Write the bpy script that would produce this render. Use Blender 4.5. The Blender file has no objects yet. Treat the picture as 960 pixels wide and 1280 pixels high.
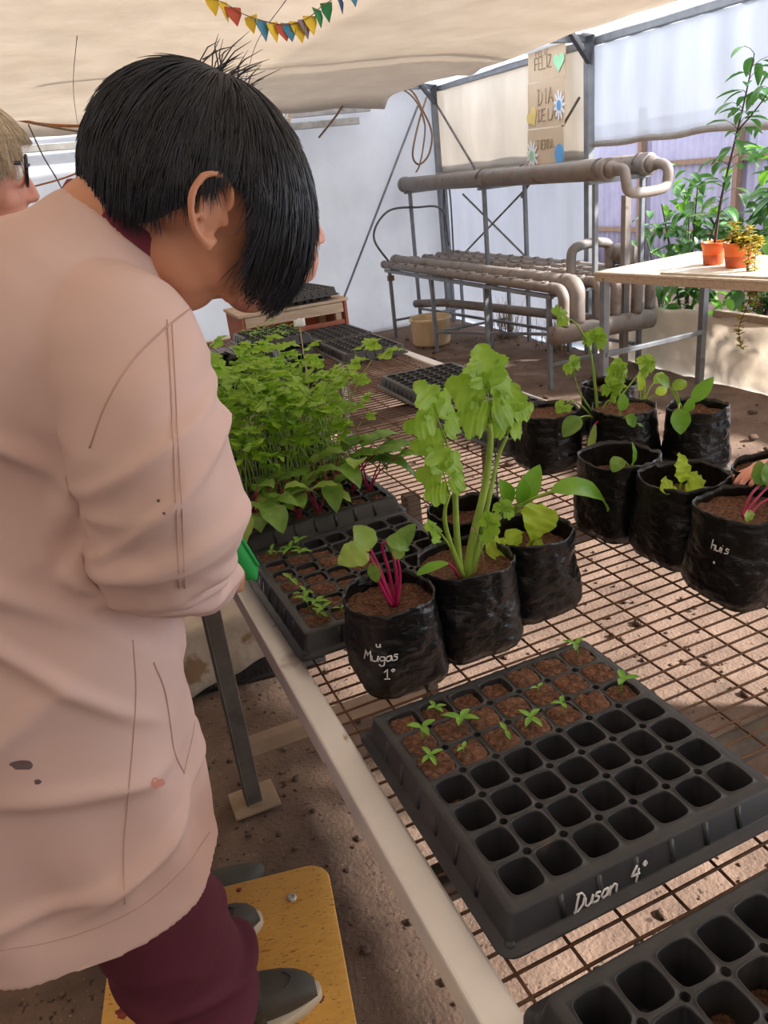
import bpy, bmesh, math, random
from mathutils import Vector, Matrix, noise
PI = math.pi
sin, cos, sqrt = math.sin, math.cos, math.sqrt
SC = bpy.context.scene
COL = SC.collection
def V(*a): return Vector(a if len(a) > 1 else a[0])
def lerp(a, b, t): return a + (b - a) * t
def sstep(a, b, x):
    t = max(0.0, min(1.0, (x - a) / (b - a))); return t * t * (3 - 2 * t)
def S(r, g, b):
    def c(u):
        u /= 255.0
        return u / 12.92 if u <= 0.04045 else ((u + 0.055) / 1.055) ** 2.4
    return (c(r), c(g), c(b), 1.0)

# ------------------------------------------------------------------ materials
def newmat(name):
    m = bpy.data.materials.new(name); m.use_nodes = True
    nt = m.node_tree; nt.nodes.clear()
    out = nt.nodes.new('ShaderNodeOutputMaterial')
    return m, nt, out
def ramp_noise(nt, scale, cols, detail=6, rough=0.6, stretch=None, lo=0.3, hi=0.7, coord='Object'):
    tc = nt.nodes.new('ShaderNodeTexCoord'); src = tc.outputs[coord]
    if stretch:
        mp = nt.nodes.new('ShaderNodeMapping'); mp.inputs['Scale'].default_value = stretch
        nt.links.new(src, mp.inputs['Vector']); src = mp.outputs['Vector']
    n = nt.nodes.new('ShaderNodeTexNoise'); n.inputs['Scale'].default_value = scale
    n.inputs['Detail'].default_value = detail; n.inputs['Roughness'].default_value = rough
    nt.links.new(src, n.inputs['Vector'])
    r = nt.nodes.new('ShaderNodeValToRGB')
    e = r.color_ramp.elements
    e[0].position = lo; e[0].color = cols[0]; e[1].position = hi; e[1].color = cols[-1]
    for k, c in enumerate(cols[1:-1]):
        x = e.new(lerp(lo, hi, (k + 1) / (len(cols) - 1))); x.color = c
    nt.links.new(n.outputs['Fac'], r.inputs['Fac'])
    return r.outputs['Color'], src, n
def mixcol(nt, fac, a, b, mode='MIX'):
    mx = nt.nodes.new('ShaderNodeMix'); mx.data_type = 'RGBA'; mx.blend_type = mode
    for sock, v in ((mx.inputs[0], fac), (mx.inputs[6], a), (mx.inputs[7], b)):
        if hasattr(v, 'links') or hasattr(v, 'is_linked'): nt.links.new(v, sock)
        else: sock.default_value = v
    return mx.outputs[2]
def addbump(nt, src, scale, strength, dist=0.01, detail=4, stretch=None, kind='noise'):
    if kind == 'voronoi':
        n = nt.nodes.new('ShaderNodeTexVoronoi'); n.inputs['Scale'].default_value = scale; o = n.outputs['Distance']
    else:
        n = nt.nodes.new('ShaderNodeTexNoise'); n.inputs['Scale'].default_value = scale
        n.inputs['Detail'].default_value = detail; o = n.outputs['Fac']
    if stretch:
        mp = nt.nodes.new('ShaderNodeMapping'); mp.inputs['Scale'].default_value = stretch
        nt.links.new(src, mp.inputs['Vector']); src = mp.outputs['Vector']
    nt.links.new(src, n.inputs['Vector'])
    b = nt.nodes.new('ShaderNodeBump'); b.inputs['Strength'].default_value = strength
    b.inputs['Distance'].default_value = dist
    nt.links.new(o, b.inputs['Height'])
    return b
def mat(name, cols, rough=0.6, metal=0.0, scale=8, bump=None, stretch=None, detail=6, spec=0.5, spots=None,
        lo=0.3, hi=0.7, sss=0, trans=0.0, coat=0, bkind='noise', tcol=None, bstretch=None):
    """cols: list of ramp colours; bump=(scale,strength,dist); spots=(scale,colour,threshold); trans = share of translucency"""
    m, nt, out = newmat(name)
    c, src, n = ramp_noise(nt, scale, cols if len(cols) > 1 else [cols[0], cols[0]], detail, 0.6, stretch, lo, hi)
    if spots:
        for (ss, sc_, th) in ([spots] if isinstance(spots[0], (int, float)) else spots):
            n2 = nt.nodes.new('ShaderNodeTexNoise'); n2.inputs['Scale'].default_value = ss; n2.inputs['Detail'].default_value = 5
            nt.links.new(src, n2.inputs['Vector'])
            r2 = nt.nodes.new('ShaderNodeValToRGB'); r2.color_ramp.elements[0].position = th; r2.color_ramp.elements[1].position = th + 0.06
            nt.links.new(n2.outputs['Fac'], r2.inputs['Fac'])
            c = mixcol(nt, r2.outputs['Color'], c, sc_)
    p = nt.nodes.new('ShaderNodeBsdfPrincipled')
    nt.links.new(c, p.inputs['Base Color'])
    p.inputs['Roughness'].default_value = rough; p.inputs['Metallic'].default_value = metal
    p.inputs['Specular IOR Level'].default_value = spec
    if sss:
        p.inputs['Subsurface Weight'].default_value = sss; p.inputs['Subsurface Radius'].default_value = (0.02, 0.008, 0.004)
        p.inputs['Subsurface Scale'].default_value = 0.25
    if coat: p.inputs['Coat Weight'].default_value = coat
    if bump:
        b = addbump(nt, src, bump[0], bump[1], bump[2] if len(bump) > 2 else 0.01, kind=bkind, stretch=bstretch)
        nt.links.new(b.outputs['Normal'], p.inputs['Normal'])
    sh = p.outputs['BSDF']
    if trans:
        t = nt.nodes.new('ShaderNodeBsdfTranslucent')
        if tcol: t.inputs['Color'].default_value = tcol
        else: nt.links.new(c, t.inputs['Color'])
        ms = nt.nodes.new('ShaderNodeMixShader'); ms.inputs[0].default_value = trans
        nt.links.new(sh, ms.inputs[1]); nt.links.new(t.outputs[0], ms.inputs[2]); sh = ms.outputs[0]
    nt.links.new(sh, out.inputs['Surface'])
    return m
def film(name, cols, transl=0.5, transp=0.2, scale=3, bump=(6, 0.3, 0.03), stretch=None):
    """thin plastic or cloth sheet: diffuse + translucent + see-through share"""
    m, nt, out = newmat(name)
    c, src, n = ramp_noise(nt, scale, cols, 6, 0.6, stretch)
    b = addbump(nt, src, *bump)
    d = nt.nodes.new('ShaderNodeBsdfDiffuse'); t = nt.nodes.new('ShaderNodeBsdfTranslucent')
    for s in (d, t):
        nt.links.new(c, s.inputs['Color']); nt.links.new(b.outputs['Normal'], s.inputs['Normal'])
    m1 = nt.nodes.new('ShaderNodeMixShader'); m1.inputs[0].default_value = transl
    nt.links.new(d.outputs[0], m1.inputs[1]); nt.links.new(t.outputs[0], m1.inputs[2])
    sh = m1.outputs[0]
    if transp:
        tr = nt.nodes.new('ShaderNodeBsdfTransparent'); m2 = nt.nodes.new('ShaderNodeMixShader'); m2.inputs[0].default_value = transp
        nt.links.new(sh, m2.inputs[1]); nt.links.new(tr.outputs[0], m2.inputs[2]); sh = m2.outputs[0]
    nt.links.new(sh, out.inputs['Surface'])
    return m

# ------------------------------------------------------------------ mesh builder
class MB:
    def __init__(s): s.v = []; s.f = []; s.m = []
    def add(s, vs, fs, mi=0):
        o = len(s.v); s.v.extend([tuple(x) for x in vs]); s.f.extend([tuple(i + o for i in f) for f in fs]); s.m.extend([mi] * len(fs)); return o
    def box(s, c, d, mi=0, M=None):
        h = [x / 2 for x in d]; vs = []
        for z in (-1, 1):
            for (x, y) in ((-1, -1), (1, -1), (1, 1), (-1, 1)):
                p = V(x * h[0], y * h[1], z * h[2])
                if M: p = M @ p
                vs.append(p + V(c))
        s.add(vs, [(0, 3, 2, 1), (4, 5, 6, 7), (0, 1, 5, 4), (1, 2, 6, 5), (2, 3, 7, 6), (3, 0, 4, 7)], mi)
    def beam(s, p, q, w, h, up=(0, 0, 1), mi=0):
        p, q = V(p), V(q); d = (q - p).normalized(); up = V(up)
        if abs(d.dot(up)) > 0.98: up = V(0, 1, 0)
        a = d.cross(up).normalized() * (w / 2); b = a.cross(d).normalized() * (h / 2)
        vs = [e + x for e in (p, q) for x in (-a - b, a - b, a + b, -a + b)]
        s.add(vs, [(0, 1, 2, 3), (7, 6, 5, 4), (0, 4, 5, 1), (1, 5, 6, 2), (2, 6, 7, 3), (3, 7, 4, 0)], mi)
    def loft(s, rings, cap0=True, cap1=True, mi=0, closed=True):
        n = len(rings[0]); o = len(s.v)
        for r in rings: s.v.extend([tuple(x) for x in r])
        fs = []
        for i in range(len(rings) - 1):
            for j in range(n if closed else n - 1):
                a = o + i * n + j; b = o + i * n + (j + 1) % n
                fs.append((a, b, b + n, a + n))
        if cap0: fs.append(tuple(o + j for j in reversed(range(n))))
        if cap1: fs.append(tuple(o + (len(rings) - 1) * n + j for j in range(n)))
        s.f.extend(fs); s.m.extend([mi] * len(fs))
    def tube(s, pts, r, n=8, mi=0, cap=True, flat=1.0):
        pts = [V(p) for p in pts]; N = len(pts)
        rs = r if isinstance(r, (list, tuple)) else [r] * N
        T = []
        for i in range(N):
            t = pts[min(i + 1, N - 1)] - pts[max(i - 1, 0)]
            T.append(t.normalized() if t.length > 1e-9 else V(0, 0, 1))
        up = V(0, 0, 1) if abs(T[0].z) < 0.95 else V(1, 0, 0)
        a = T[0].cross(up).normalized(); rings = []
        for i in range(N):
            a = (a - T[i] * a.dot(T[i])).normalized(); b = T[i].cross(a)
            rings.append([pts[i] + (a * cos(2 * PI * k / n) + b * sin(2 * PI * k / n) * flat) * rs[i] for k in range(n)])
        s.loft(rings, cap, cap, mi)
    def lathe(s, prof, n=32, c=(0, 0, 0), mi=0, cap0=False, cap1=False, f=None):
        c = V(c); rings = []
        for (r, z) in prof:
            ring = []
            for k in range(n):
                a = 2 * PI * k / n; p = V(r * cos(a), r * sin(a), z)
                if f: p = f(p, a)
                ring.append(c + p)
            rings.append(ring)
        s.loft(rings, cap0, cap1, mi)
    def ball(s, c, r, n=16, m=10, mi=0, M=None):
        if not hasattr(r, '__len__'): r = (r, r, r)
        c = V(c); rings = []
        for i in range(1, m):
            t = PI * i / m
            ring = []
            for k in range(n):
                a = 2 * PI * k / n; p = V(r[0] * sin(t) * cos(a), r[1] * sin(t) * sin(a), -r[2] * cos(t))
                ring.append(c + (M @ p if M else p))
            rings.append(ring)
        o = len(s.v); s.loft(rings, False, False, mi)
        p0, p1 = V(0, 0, -r[2]), V(0, 0, r[2])
        if M: p0, p1 = M @ p0, M @ p1
        o2 = len(s.v); s.v += [tuple(c + p0), tuple(c + p1)]
        L = o + (m - 2) * n
        for k in range(n):
            s.f.append((o2, o + (k + 1) % n, o + k)); s.f.append((o2 + 1, L + k, L + (k + 1) % n)); s.m += [mi, mi]
    def cap_(s, p, q, r1, r2, n=16):
        """tapered capsule"""
        p, q = V(p), V(q); d = q - p; L = d.length; d.normalize()
        pts, rs = [], []
        for k in range(1, 6):
            a = PI / 2 * k / 6; pts.append(p - d * r1 * cos(a)); rs.append(r1 * sin(a))
        pts.append(p); rs.append(r1)
        for k in (1, 2, 3): pts.append(p + d * L * k / 4); rs.append(lerp(r1, r2, k / 4))
        pts.append(q); rs.append(r2)
        for k in range(5, 0, -1):
            a = PI / 2 * k / 6; pts.append(q + d * r2 * cos(a)); rs.append(r2 * sin(a))
        s.tube(pts, rs, n)
    def xf(s, M, start=0):
        for i in range(start, len(s.v)): s.v[i] = tuple(M @ V(s.v[i]))
    def grid(s, P, mi=0):
        """P: rows of points"""
        n = len(P[0]); o = len(s.v)
        for r in P: s.v.extend([tuple(x) for x in r])
        for i in range(len(P) - 1):
            for j in range(n - 1):
                a = o + i * n + j; s.f.append((a, a + 1, a + n + 1, a + n)); s.m.append(mi)
    def mesh(s, name, mats, smooth=True, org=None):
        me = bpy.data.meshes.new(name)
        vs = s.v if org is None else [(x - org[0], y - org[1], z - org[2]) for x, y, z in s.v]
        me.from_pydata(vs, [], s.f)
        for m in (mats if isinstance(mats, (list, tuple)) else [mats]): me.materials.append(m)
        me.polygons.foreach_set('material_index', s.m)
        if smooth: me.polygons.foreach_set('use_smooth', [True] * len(s.f))
        me.update(); return me
    def build(s, name, mats, parent=None, smooth=True, org=None, bevel=0, recalc=True):
        me = s.mesh(name, mats, smooth, org)
        if recalc:
            b = bmesh.new(); b.from_mesh(me); bmesh.ops.recalc_face_normals(b, faces=b.faces); b.to_mesh(me); b.free()
        o = link(name, me, parent)
        if bevel:
            md = o.modifiers.new('bevel', 'BEVEL'); md.width = bevel; md.segments = 2; md.limit_method = 'ANGLE'; md.angle_limit = 0.6
            flat(o)
        return o
def flat(o):
    o.data.polygons.foreach_set('use_smooth', [False] * len(o.data.polygons))
def link(name, me, parent=None):
    o = bpy.data.objects.new(name, me); COL.objects.link(o)
    if parent is not None: o.parent = parent
    return o
def tag(o, label=None, cat=None, group=None, kind=None):
    if label: o['label'] = label
    if cat: o['category'] = cat
    if group: o['group'] = group
    if kind: o['kind'] = kind
    return o
def thing(name, label, cat, loc=(0, 0, 0), rz=0, group=None):
    o = bpy.data.objects.new(name, None); COL.objects.link(o); o.empty_display_size = 0.05
    o.location = loc; o.rotation_euler = (0, 0, rz)
    return tag(o, label, cat, group)
def dup(root, loc, rz=0, label=None, group=None, scale=None):
    r = root.copy(); COL.objects.link(r); r.location = loc; r.rotation_euler = (0, 0, rz)
    if label: r['label'] = label
    if group: r['group'] = group
    if scale: r.scale = scale
    def rec(a, b):
        for ch in [o for o in list(bpy.data.objects) if o.parent == a]:
            c = ch.copy(); COL.objects.link(c); c.parent = b; rec(ch, c)
    rec(root, r)
    return r
def struct(o): o['kind'] = 'structure'; return o
def remesh(mb, name, mats, voxel, smooth_it=4, fac=0.5, parent=None, disp=None, org=None):
    """union of overlapping closed shapes -> one continuous skin"""
    me = mb.mesh('tmp', mats)
    o = bpy.data.objects.new('tmp', me); COL.objects.link(o)
    r = o.modifiers.new('r', 'REMESH'); r.mode = 'VOXEL'; r.voxel_size = voxel; r.use_smooth_shade = True
    if smooth_it:
        sm = o.modifiers.new('s', 'SMOOTH'); sm.factor = fac; sm.iterations = smooth_it
    dg = bpy.context.evaluated_depsgraph_get(); dg.update()
    m2 = bpy.data.meshes.new_from_object(o.evaluated_get(dg))
    bpy.data.objects.remove(o); bpy.data.meshes.remove(me)
    m2.name = name
    if disp:
        ns = [Vector(v.normal) for v in m2.vertices]
        for v, n in zip(m2.vertices, ns): v.co = disp(Vector(v.co), n)
    if org is not None:
        for v in m2.vertices: v.co = v.co - Vector(org)
    m2.polygons.foreach_set('use_smooth', [True] * len(m2.polygons))
    m2.materials.clear()
    for m in (mats if isinstance(mats, (list, tuple)) else [mats]): m2.materials.append(m)
    m2.update()
    return link(name, m2, parent)
def N3(p, s=1.0, off=0.0): return noise.noise(V(p[0] * s + off, p[1] * s + off * 1.7, p[2] * s - off))
def ridge(p, s, off=0): return 1 - abs(N3(p, s, off)) * 2
def spline(pts, n=8):
    """Catmull-Rom through points"""
    P = [V(p) for p in pts]; P = [P[0] * 2 - P[1]] + P + [P[-1] * 2 - P[-2]]; out = []
    for i in range(1, len(P) - 2):
        a, b, c, d = P[i - 1:i + 3]
        for k in range(n):
            t = k / n
            out.append(0.5 * ((2 * b) + (c - a) * t + (2 * a - 5 * b + 4 * c - d) * t * t + (3 * b - a - 3 * c + d) * t ** 3))
    out.append(P[-2]); return out

# ------------------------------------------------------------------ handwriting: single-stroke glyphs on a unit box (0..1 high)
GL = {
 'D': [[(0.1,0),(0.15,1)],[(0,1),(.35,.98),(.6,.7),(.55,.25),(.3,.02),(0,0)]], 'u': [[(0,.55),(.05,.12),(.25,.02),(.42,.15),(.5,.55)],[(.5,.55),(.52,.02)]],
 's': [[(.4,.5),(.15,.55),(.08,.38),(.35,.25),(.3,.05),(.02,.04)]], 'a': [[(.42,.5),(.15,.5),(.02,.25),(.15,.03),(.4,.12),(.45,.5)],[(.45,.5),(.52,.02)]],
 'n': [[(0,.52),(.03,0)],[(.03,.35),(.25,.55),(.42,.45),(.46,0)]], 'M': [[(0,0),(.08,.9),(.3,.4),(.55,.95),(.66,0)]], 'g': [[(.42,.5),(.15,.52),(.03,.3),(.2,.1),(.42,.2),(.44,.5)],[(.44,.5),(.42,-.25),(.2,-.35),(.03,-.2)]],
 '4': [[(.3,1),(.02,.45),(.6,.45)],[(.48,.75),(.42,-.02)]], '1': [[(.05,.75),(.28,1),(.28,0)],[(.05,0),(.5,0)]], 'o': [[(.15,1),(.02,.86),(.15,.72),(.28,.86),(.15,1)]],
 'h': [[(.05,1),(0,0)],[(.02,.35),(.22,.52),(.38,.4),(.4,0)]], 'i': [[(.08,.52),(.08,0)],[(.08,.72),(.09,.76)]], 'A': [[(0,0),(.3,1),(.6,0)],[(.12,.35),(.48,.35)]],
 'F': [[(.02,0),(.02,1),(.5,1)],[(.02,.52),(.4,.52)]], 'E': [[(.5,1),(.02,1),(.02,0),(.5,0)],[(.02,.52),(.4,.52)]], 'L': [[(.02,1),(.02,0),(.5,0)]], 'I': [[(.2,1),(.2,0)]],
 'Z': [[(.02,1),(.5,1),(.02,0),(.5,0)]], 'T': [[(0,1),(.6,1)],[(.3,1),(.3,0)]], 'R': [[(.02,0),(.02,1),(.4,.95),(.45,.7),(.3,.52),(.02,.5)],[(.25,.5),(.5,0)]], 'B': [[(.02,0),(.02,1),(.38,.9),(.36,.6),(.02,.53),(.45,.4),(.42,.08),(.02,0)]],
 '^': [[(0,1),(.18,.8),(.4,1)]], ' ': []}
def write(mb, text, fn, h, r, gap=0.12, slant=0.0, x0=0.0):
    """fn(u, w) -> point on the surface; u along the line, w up; both in metres"""
    x = x0
    for ch in text:
        w = 0.25
        for st in GL[ch]:
            pts = []
            for i in range(len(st) - 1):
                for k in range(3):
                    t = k / 3; pts.append((lerp(st[i][0], st[i + 1][0], t), lerp(st[i][1], st[i + 1][1], t)))
            pts.append(st[-1])
            w = max(w, max(p[0] for p in st))
            mb.tube([fn(x + (p[0] + p[1] * slant) * h, p[1] * h) for p in pts], r, 5)
        x += (w + gap) * h
    return x
# ------------------------------------------------------------------ palette
M = {}
M['ground'] = mat('dry_soil', [S(86, 68, 57), S(110, 88, 74), S(126, 103, 88)], 0.95, scale=5, bump=(90, 0.45, 0.012), detail=12, spots=[(55, S(60, 44, 36), 0.63), (130, S(176, 156, 138), 0.69)])
M['clod'] = mat('soil_clod', [S(66, 50, 42), S(120, 96, 80)], 0.95, scale=30, bump=(150, 0.8, 0.01))
M['soil'] = mat('potting_soil', [S(52, 34, 26), S(112, 76, 56), S(150, 108, 82)], 0.95, scale=160, bump=(420, 1.0, 0.006), detail=8)
M['soil_dark'] = mat('damp_soil', [S(34, 26, 22), S(78, 54, 42)], 0.9, scale=150, bump=(400, 1.0, 0.006))
M['tray'] = mat('black_tray_plastic', [S(46, 47, 51), S(58, 59, 63)], 0.38, scale=30, spots=(14, S(84, 76, 70), 0.69), bump=(300, 0.08, 0.002), spec=0.42)
M['bag'] = mat('black_film', [S(15, 15, 17), S(20, 20, 22)], 0.30, scale=20, bump=(26, 0.85, 0.009), spec=0.5, bstretch=(1, 1, 1.6))
M['galv'] = mat('galvanised_steel', [S(150, 146, 142), S(182, 178, 172)], 0.42, metal=0.75, scale=14, bump=(60, 0.15, 0.003), spots=(9, S(132, 112, 96), 0.64))
M['dirty_galv'] = mat('weathered_steel', [S(92, 88, 84), S(124, 118, 110)], 0.55, metal=0.5, scale=12, bump=(60, 0.2, 0.003), spots=(16, S(110, 92, 76), 0.62))
M['rail'] = mat('pale_rail', [S(222, 220, 218), S(236, 234, 232)], 0.34, metal=0.1, scale=6, bump=(40, 0.1, 0.002), spots=[(22, S(150, 120, 96), 0.68), (5, S(158, 146, 136), 0.62)])
M['wire'] = mat('rusty_wire', [S(76, 52, 40), S(112, 80, 60), S(92, 72, 60)], 0.7, metal=0.25, scale=30, bump=(200, 0.3, 0.002))
M['pvc'] = mat('dusty_pipe', [S(112, 102, 95), S(134, 122, 114), S(114, 112, 112)], 0.6, scale=5, bump=(50, 0.15, 0.004), spots=(7, S(108, 88, 74), 0.6))
M['frame'] = mat('grey_steel', [S(112, 116, 122), S(136, 138, 142)], 0.5, metal=0.35, scale=10, bump=(40, 0.1, 0.003))
M['wood'] = mat('pale_plywood', [S(194, 178, 158), S(214, 200, 182)], 0.7, scale=6, stretch=(1, 8, 8), bump=(30, 0.15, 0.004))
M['wood_old'] = mat('old_plank', [S(164, 144, 124), S(196, 174, 150)], 0.75, scale=6, stretch=(2, 12, 12), bump=(30, 0.3, 0.004))
M['wood_red'] = mat('worn_red_panel', [S(128, 62, 46), S(156, 92, 72), S(140, 76, 58)], 0.75, scale=14, stretch=(1, 1, 4), bump=(40, 0.3, 0.003))
M['wood_brown'] = mat('brown_post', [S(110, 84, 70), S(138, 110, 92)], 0.8, scale=8, stretch=(8, 8, 1), bump=(40, 0.2, 0.003))
M['beige_bar'] = mat('beige_crossbar', [S(142, 118, 96), S(168, 142, 116)], 0.7, scale=10, bump=(60, 0.2, 0.003))
M['yellow'] = mat('yellow_board', [S(220, 162, 70), S(232, 178, 88)], 0.55, scale=9, stretch=(3, 12, 12), bump=(50, 0.15, 0.002), spots=[(34, S(110, 80, 50), 0.625), (11, S(170, 112, 44), 0.64)])
M['red_paint'] = mat('dark_red_paint', [S(150, 56, 42), S(128, 40, 34)], 0.5, scale=60)
M['steel_bolt'] = mat('steel_bolt', [S(190, 188, 184), S(206, 204, 200)], 0.35, metal=0.8, scale=30)
M['tube_dark'] = mat('dark_grey_tube', [S(66, 66, 70), S(84, 84, 88)], 0.45, metal=0.4, scale=12, bump=(40, 0.1, 0.002))
M['crate'] = mat('black_crate', [S(28, 28, 30), S(42, 40, 40)], 0.5, scale=20, bump=(80, 0.1, 0.003))
M['sack'] = mat('dull_plastic_sack', [S(176, 160, 142), S(202, 188, 170)], 0.55, scale=5, bump=(9, 0.6, 0.02), spots=(8, S(150, 122, 92), 0.62))
M['cream'] = mat('cream_bucket', [S(206, 178, 138), S(222, 198, 160)], 0.5, scale=6, bump=(20, 0.1, 0.004), spots=(5, S(178, 144, 106), 0.62))
M['orange'] = mat('orange_pot', [S(232, 104, 40), S(246, 124, 56)], 0.5, scale=10, bump=(40, 0.1, 0.002))
M['orange_dark'] = mat('dark_orange_pot', [S(186, 84, 44), S(200, 98, 56)], 0.6, scale=14, bump=(40, 0.1, 0.002))
M['card'] = mat('cardboard', [S(206, 182, 152), S(218, 196, 168)], 0.85, scale=12, stretch=(1, 20, 1), bump=(60, 0.1, 0.002))
M['pencil'] = mat('faded_marker', [S(182, 160, 134), S(168, 146, 122)], 0.8, scale=40)
M['white'] = mat('white_marker', [S(226, 226, 228), S(238, 238, 240)], 0.5, scale=40)
M['cable'] = mat('brown_cord', [S(110, 86, 66), S(140, 112, 86)], 0.7, scale=40, bump=(120, 0.4, 0.002))
M['cable_dark'] = mat('dark_hose', [S(76, 74, 76), S(96, 92, 92)], 0.6, scale=20, bump=(60, 0.2, 0.002))
M['rust_cord'] = mat('orange_cord', [S(150, 92, 50), S(176, 112, 62)], 0.7, scale=60, bump=(120, 0.4, 0.002))
for nm, c in dict(paper_yellow=(222, 188, 44), paper_blue=(58, 128, 160), paper_red=(178, 72, 48), paper_green=(34, 124, 74), paper_navy=(40, 66, 120), paper_violet=(120, 104, 120), mint=(160, 222, 176), straw=(226, 200, 122), sky=(96, 164, 222), daisy=(232, 234, 238), leafgreen=(150, 206, 160), tool=(22, 148, 62)).items():
    M[nm] = mat(nm, [S(*c), S(*[min(255, x + 12) for x in c])], 0.6, scale=14, bump=(50, 0.15, 0.002))
def leafmat(name, cols, rough=0.42, trans=0.35, scale=22, tc=None):
    return mat(name, cols, rough, scale=scale, bump=(60, 0.35, 0.003), trans=trans, tcol=tc, spec=0.45)
M['celery'] = leafmat('celery_leaf', [S(104, 152, 36), S(156, 196, 62), S(128, 176, 48)], 0.4, 0.42, 12)
M['celery_stalk'] = leafmat('celery_stalk', [S(142, 176, 66), S(172, 202, 96)], 0.4, 0.2)
M['beet'] = leafmat('beet_leaf', [S(84, 126, 46), S(124, 164, 70), S(100, 146, 58)], 0.38, 0.35, 16)
M['beet_pale'] = leafmat('pale_beet_leaf', [S(140, 176, 72), S(176, 204, 104)], 0.4, 0.4, 16)
M['beet_stalk'] = mat('magenta_stalk', [S(150, 24, 74), S(196, 52, 106)], 0.35, scale=40, bump=(80, 0.1, 0.002))
M['chard'] = leafmat('chard_leaf', [S(104, 164, 38), S(134, 190, 58)], 0.33, 0.4, 10)
M['lettuce'] = leafmat('lettuce_leaf', [S(164, 202, 40), S(196, 222, 74)], 0.42, 0.42, 20)
M['sprout'] = leafmat('sprout_leaf', [S(104, 164, 54), S(148, 200, 84)], 0.38, 0.3, 60)
M['bush'] = leafmat('bush_leaf', [S(40, 80, 36), S(78, 122, 58), S(58, 100, 48)], 0.34, 0.3, 3)
M['bush_light'] = leafmat('pale_bush_leaf', [S(84, 140, 44), S(126, 176, 62)], 0.34, 0.4, 3)
M['sapling'] = leafmat('sapling_leaf', [S(58, 112, 52), S(92, 146, 72)], 0.34, 0.3, 6)
M['succulent'] = leafmat('yellow_trailing_leaf', [S(196, 168, 40), S(158, 146, 62), S(214, 190, 80)], 0.5, 0.2, 30)
M['stem_dark'] = mat('dark_stem', [S(58, 46, 48), S(82, 66, 62)], 0.7, scale=30)
M['dry'] = mat('dry_grass', [S(150, 128, 96), S(176, 154, 118)], 0.8, scale=30, trans=0.2)
# cloth, skin, hair
M['skin_boy'] = mat('tan_skin', [S(198, 138, 108), S(208, 148, 118)], 0.5, scale=9, sss=0.12, bump=(160, 0.06, 0.001))
M['skin_pink'] = mat('pink_skin', [S(214, 146, 126), S(224, 162, 142)], 0.5, scale=9, sss=0.12, bump=(160, 0.06, 0.001))
M['smock'] = mat('dusty_pink_smock', [S(207, 176, 168), S(215, 186, 178)], 0.8, scale=5, bump=(900, 0.12, 0.001), spec=0.25)
M['seam'] = mat('smock_seam', [S(194, 160, 150), S(200, 167, 157)], 0.85, scale=30, spec=0.2)
M['stain_dark'] = mat('dark_paint_stain', [S(92, 76, 78), S(120, 100, 98)], 0.8, scale=60)
M['stain_red'] = mat('faint_red_stain', [S(212, 142, 130), S(206, 150, 138)], 0.8, scale=60)
M['maroon'] = mat('maroon_cloth', [S(84, 34, 50), S(98, 44, 60)], 0.75, scale=6, bump=(700, 0.15, 0.001), spec=0.25)
M['collar'] = mat('maroon_knit', [S(104, 30, 48), S(120, 40, 58)], 0.8, scale=30, bump=(500, 0.3, 0.001))
M['shoe'] = mat('charcoal_leather', [S(58, 55, 48), S(74, 70, 62)], 0.65, scale=12, bump=(120, 0.2, 0.002), spots=(16, S(112, 98, 80), 0.66))
M['sole'] = mat('cream_sole', [S(196, 182, 158), S(212, 200, 178)], 0.6, scale=20, bump=(80, 0.1, 0.002))
M['hair_black'] = mat('black_hair', [S(22, 24, 30), S(58, 62, 74)], 0.36, scale=40, stretch=(1, 1, 1), spec=0.55)  # lighter ramp colour stands in for the grey sheen on the strands
M['hair_blond'] = mat('ash_blond_hair', [S(166, 146, 122), S(206, 190, 164), S(182, 164, 140)], 0.45, scale=60, spec=0.4)
M['hair_brown'] = mat('brown_hair', [S(46, 34, 28), S(70, 52, 42)], 0.45, scale=60, spec=0.4)
M['blue_cloth'] = mat('blue_cloth', [S(92, 112, 140), S(104, 124, 152)], 0.8, scale=8, bump=(500, 0.15, 0.001))
M['glasses'] = mat('dark_glasses_frame', [S(26, 28, 36), S(40, 42, 52)], 0.3, scale=10)
M['eye_white'] = mat('eye_white', [S(226, 220, 214), S(232, 226, 220)], 0.25, scale=10)
M['iris'] = mat('dark_iris', [S(42, 28, 22), S(56, 38, 28)], 0.2, scale=40)
M['lip'] = mat('lip', [S(184, 104, 96), S(192, 114, 106)], 0.45, scale=30)
# sheets
M['shade'] = film('beige_shade_cloth', [S(208, 197, 184), S(218, 208, 196)], 0.52, 0.0, 3, (5, 0.35, 0.05))
M['wallfilm'] = film('white_wall_film', [S(212, 212, 215), S(224, 224, 226)], 0.48, 0.0, 2, (4, 0.4, 0.05))
M['milkyfilm'] = film('milky_roof_film', [S(226, 228, 234), S(238, 240, 244)], 0.6, 0.1, 2, (3, 0.2, 0.03))
M['dimfilm'] = film('dim_side_film', [S(168, 164, 160), S(182, 178, 174)], 0.4, 0.0, 2, (4, 0.4, 0.05))  # for the unseen walls; tone darkened to weaken their fill light
M['creamsheet'] = film('cream_cloth_panel', [S(206, 200, 192), S(222, 216, 208)], 0.45, 0.0, 3, (4, 0.3, 0.04), (1, 1, 0.3))
M['curtain'] = film('white_curtain_film', [S(168, 172, 182), S(180, 184, 194)], 0.5, 0.22, 3, (5, 0.3, 0.04), (1, 1, 0.2))
M['rooffilm'] = film('clear_roof_film', [S(240, 242, 246), S(250, 250, 252)], 0.6, 0.72, 2, (3, 0.2, 0.03))
M['tarp'] = film('cream_tarp', [S(226, 216, 204), S(240, 232, 222)], 0.55, 0.0, 4, (6, 0.5, 0.05))
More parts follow.
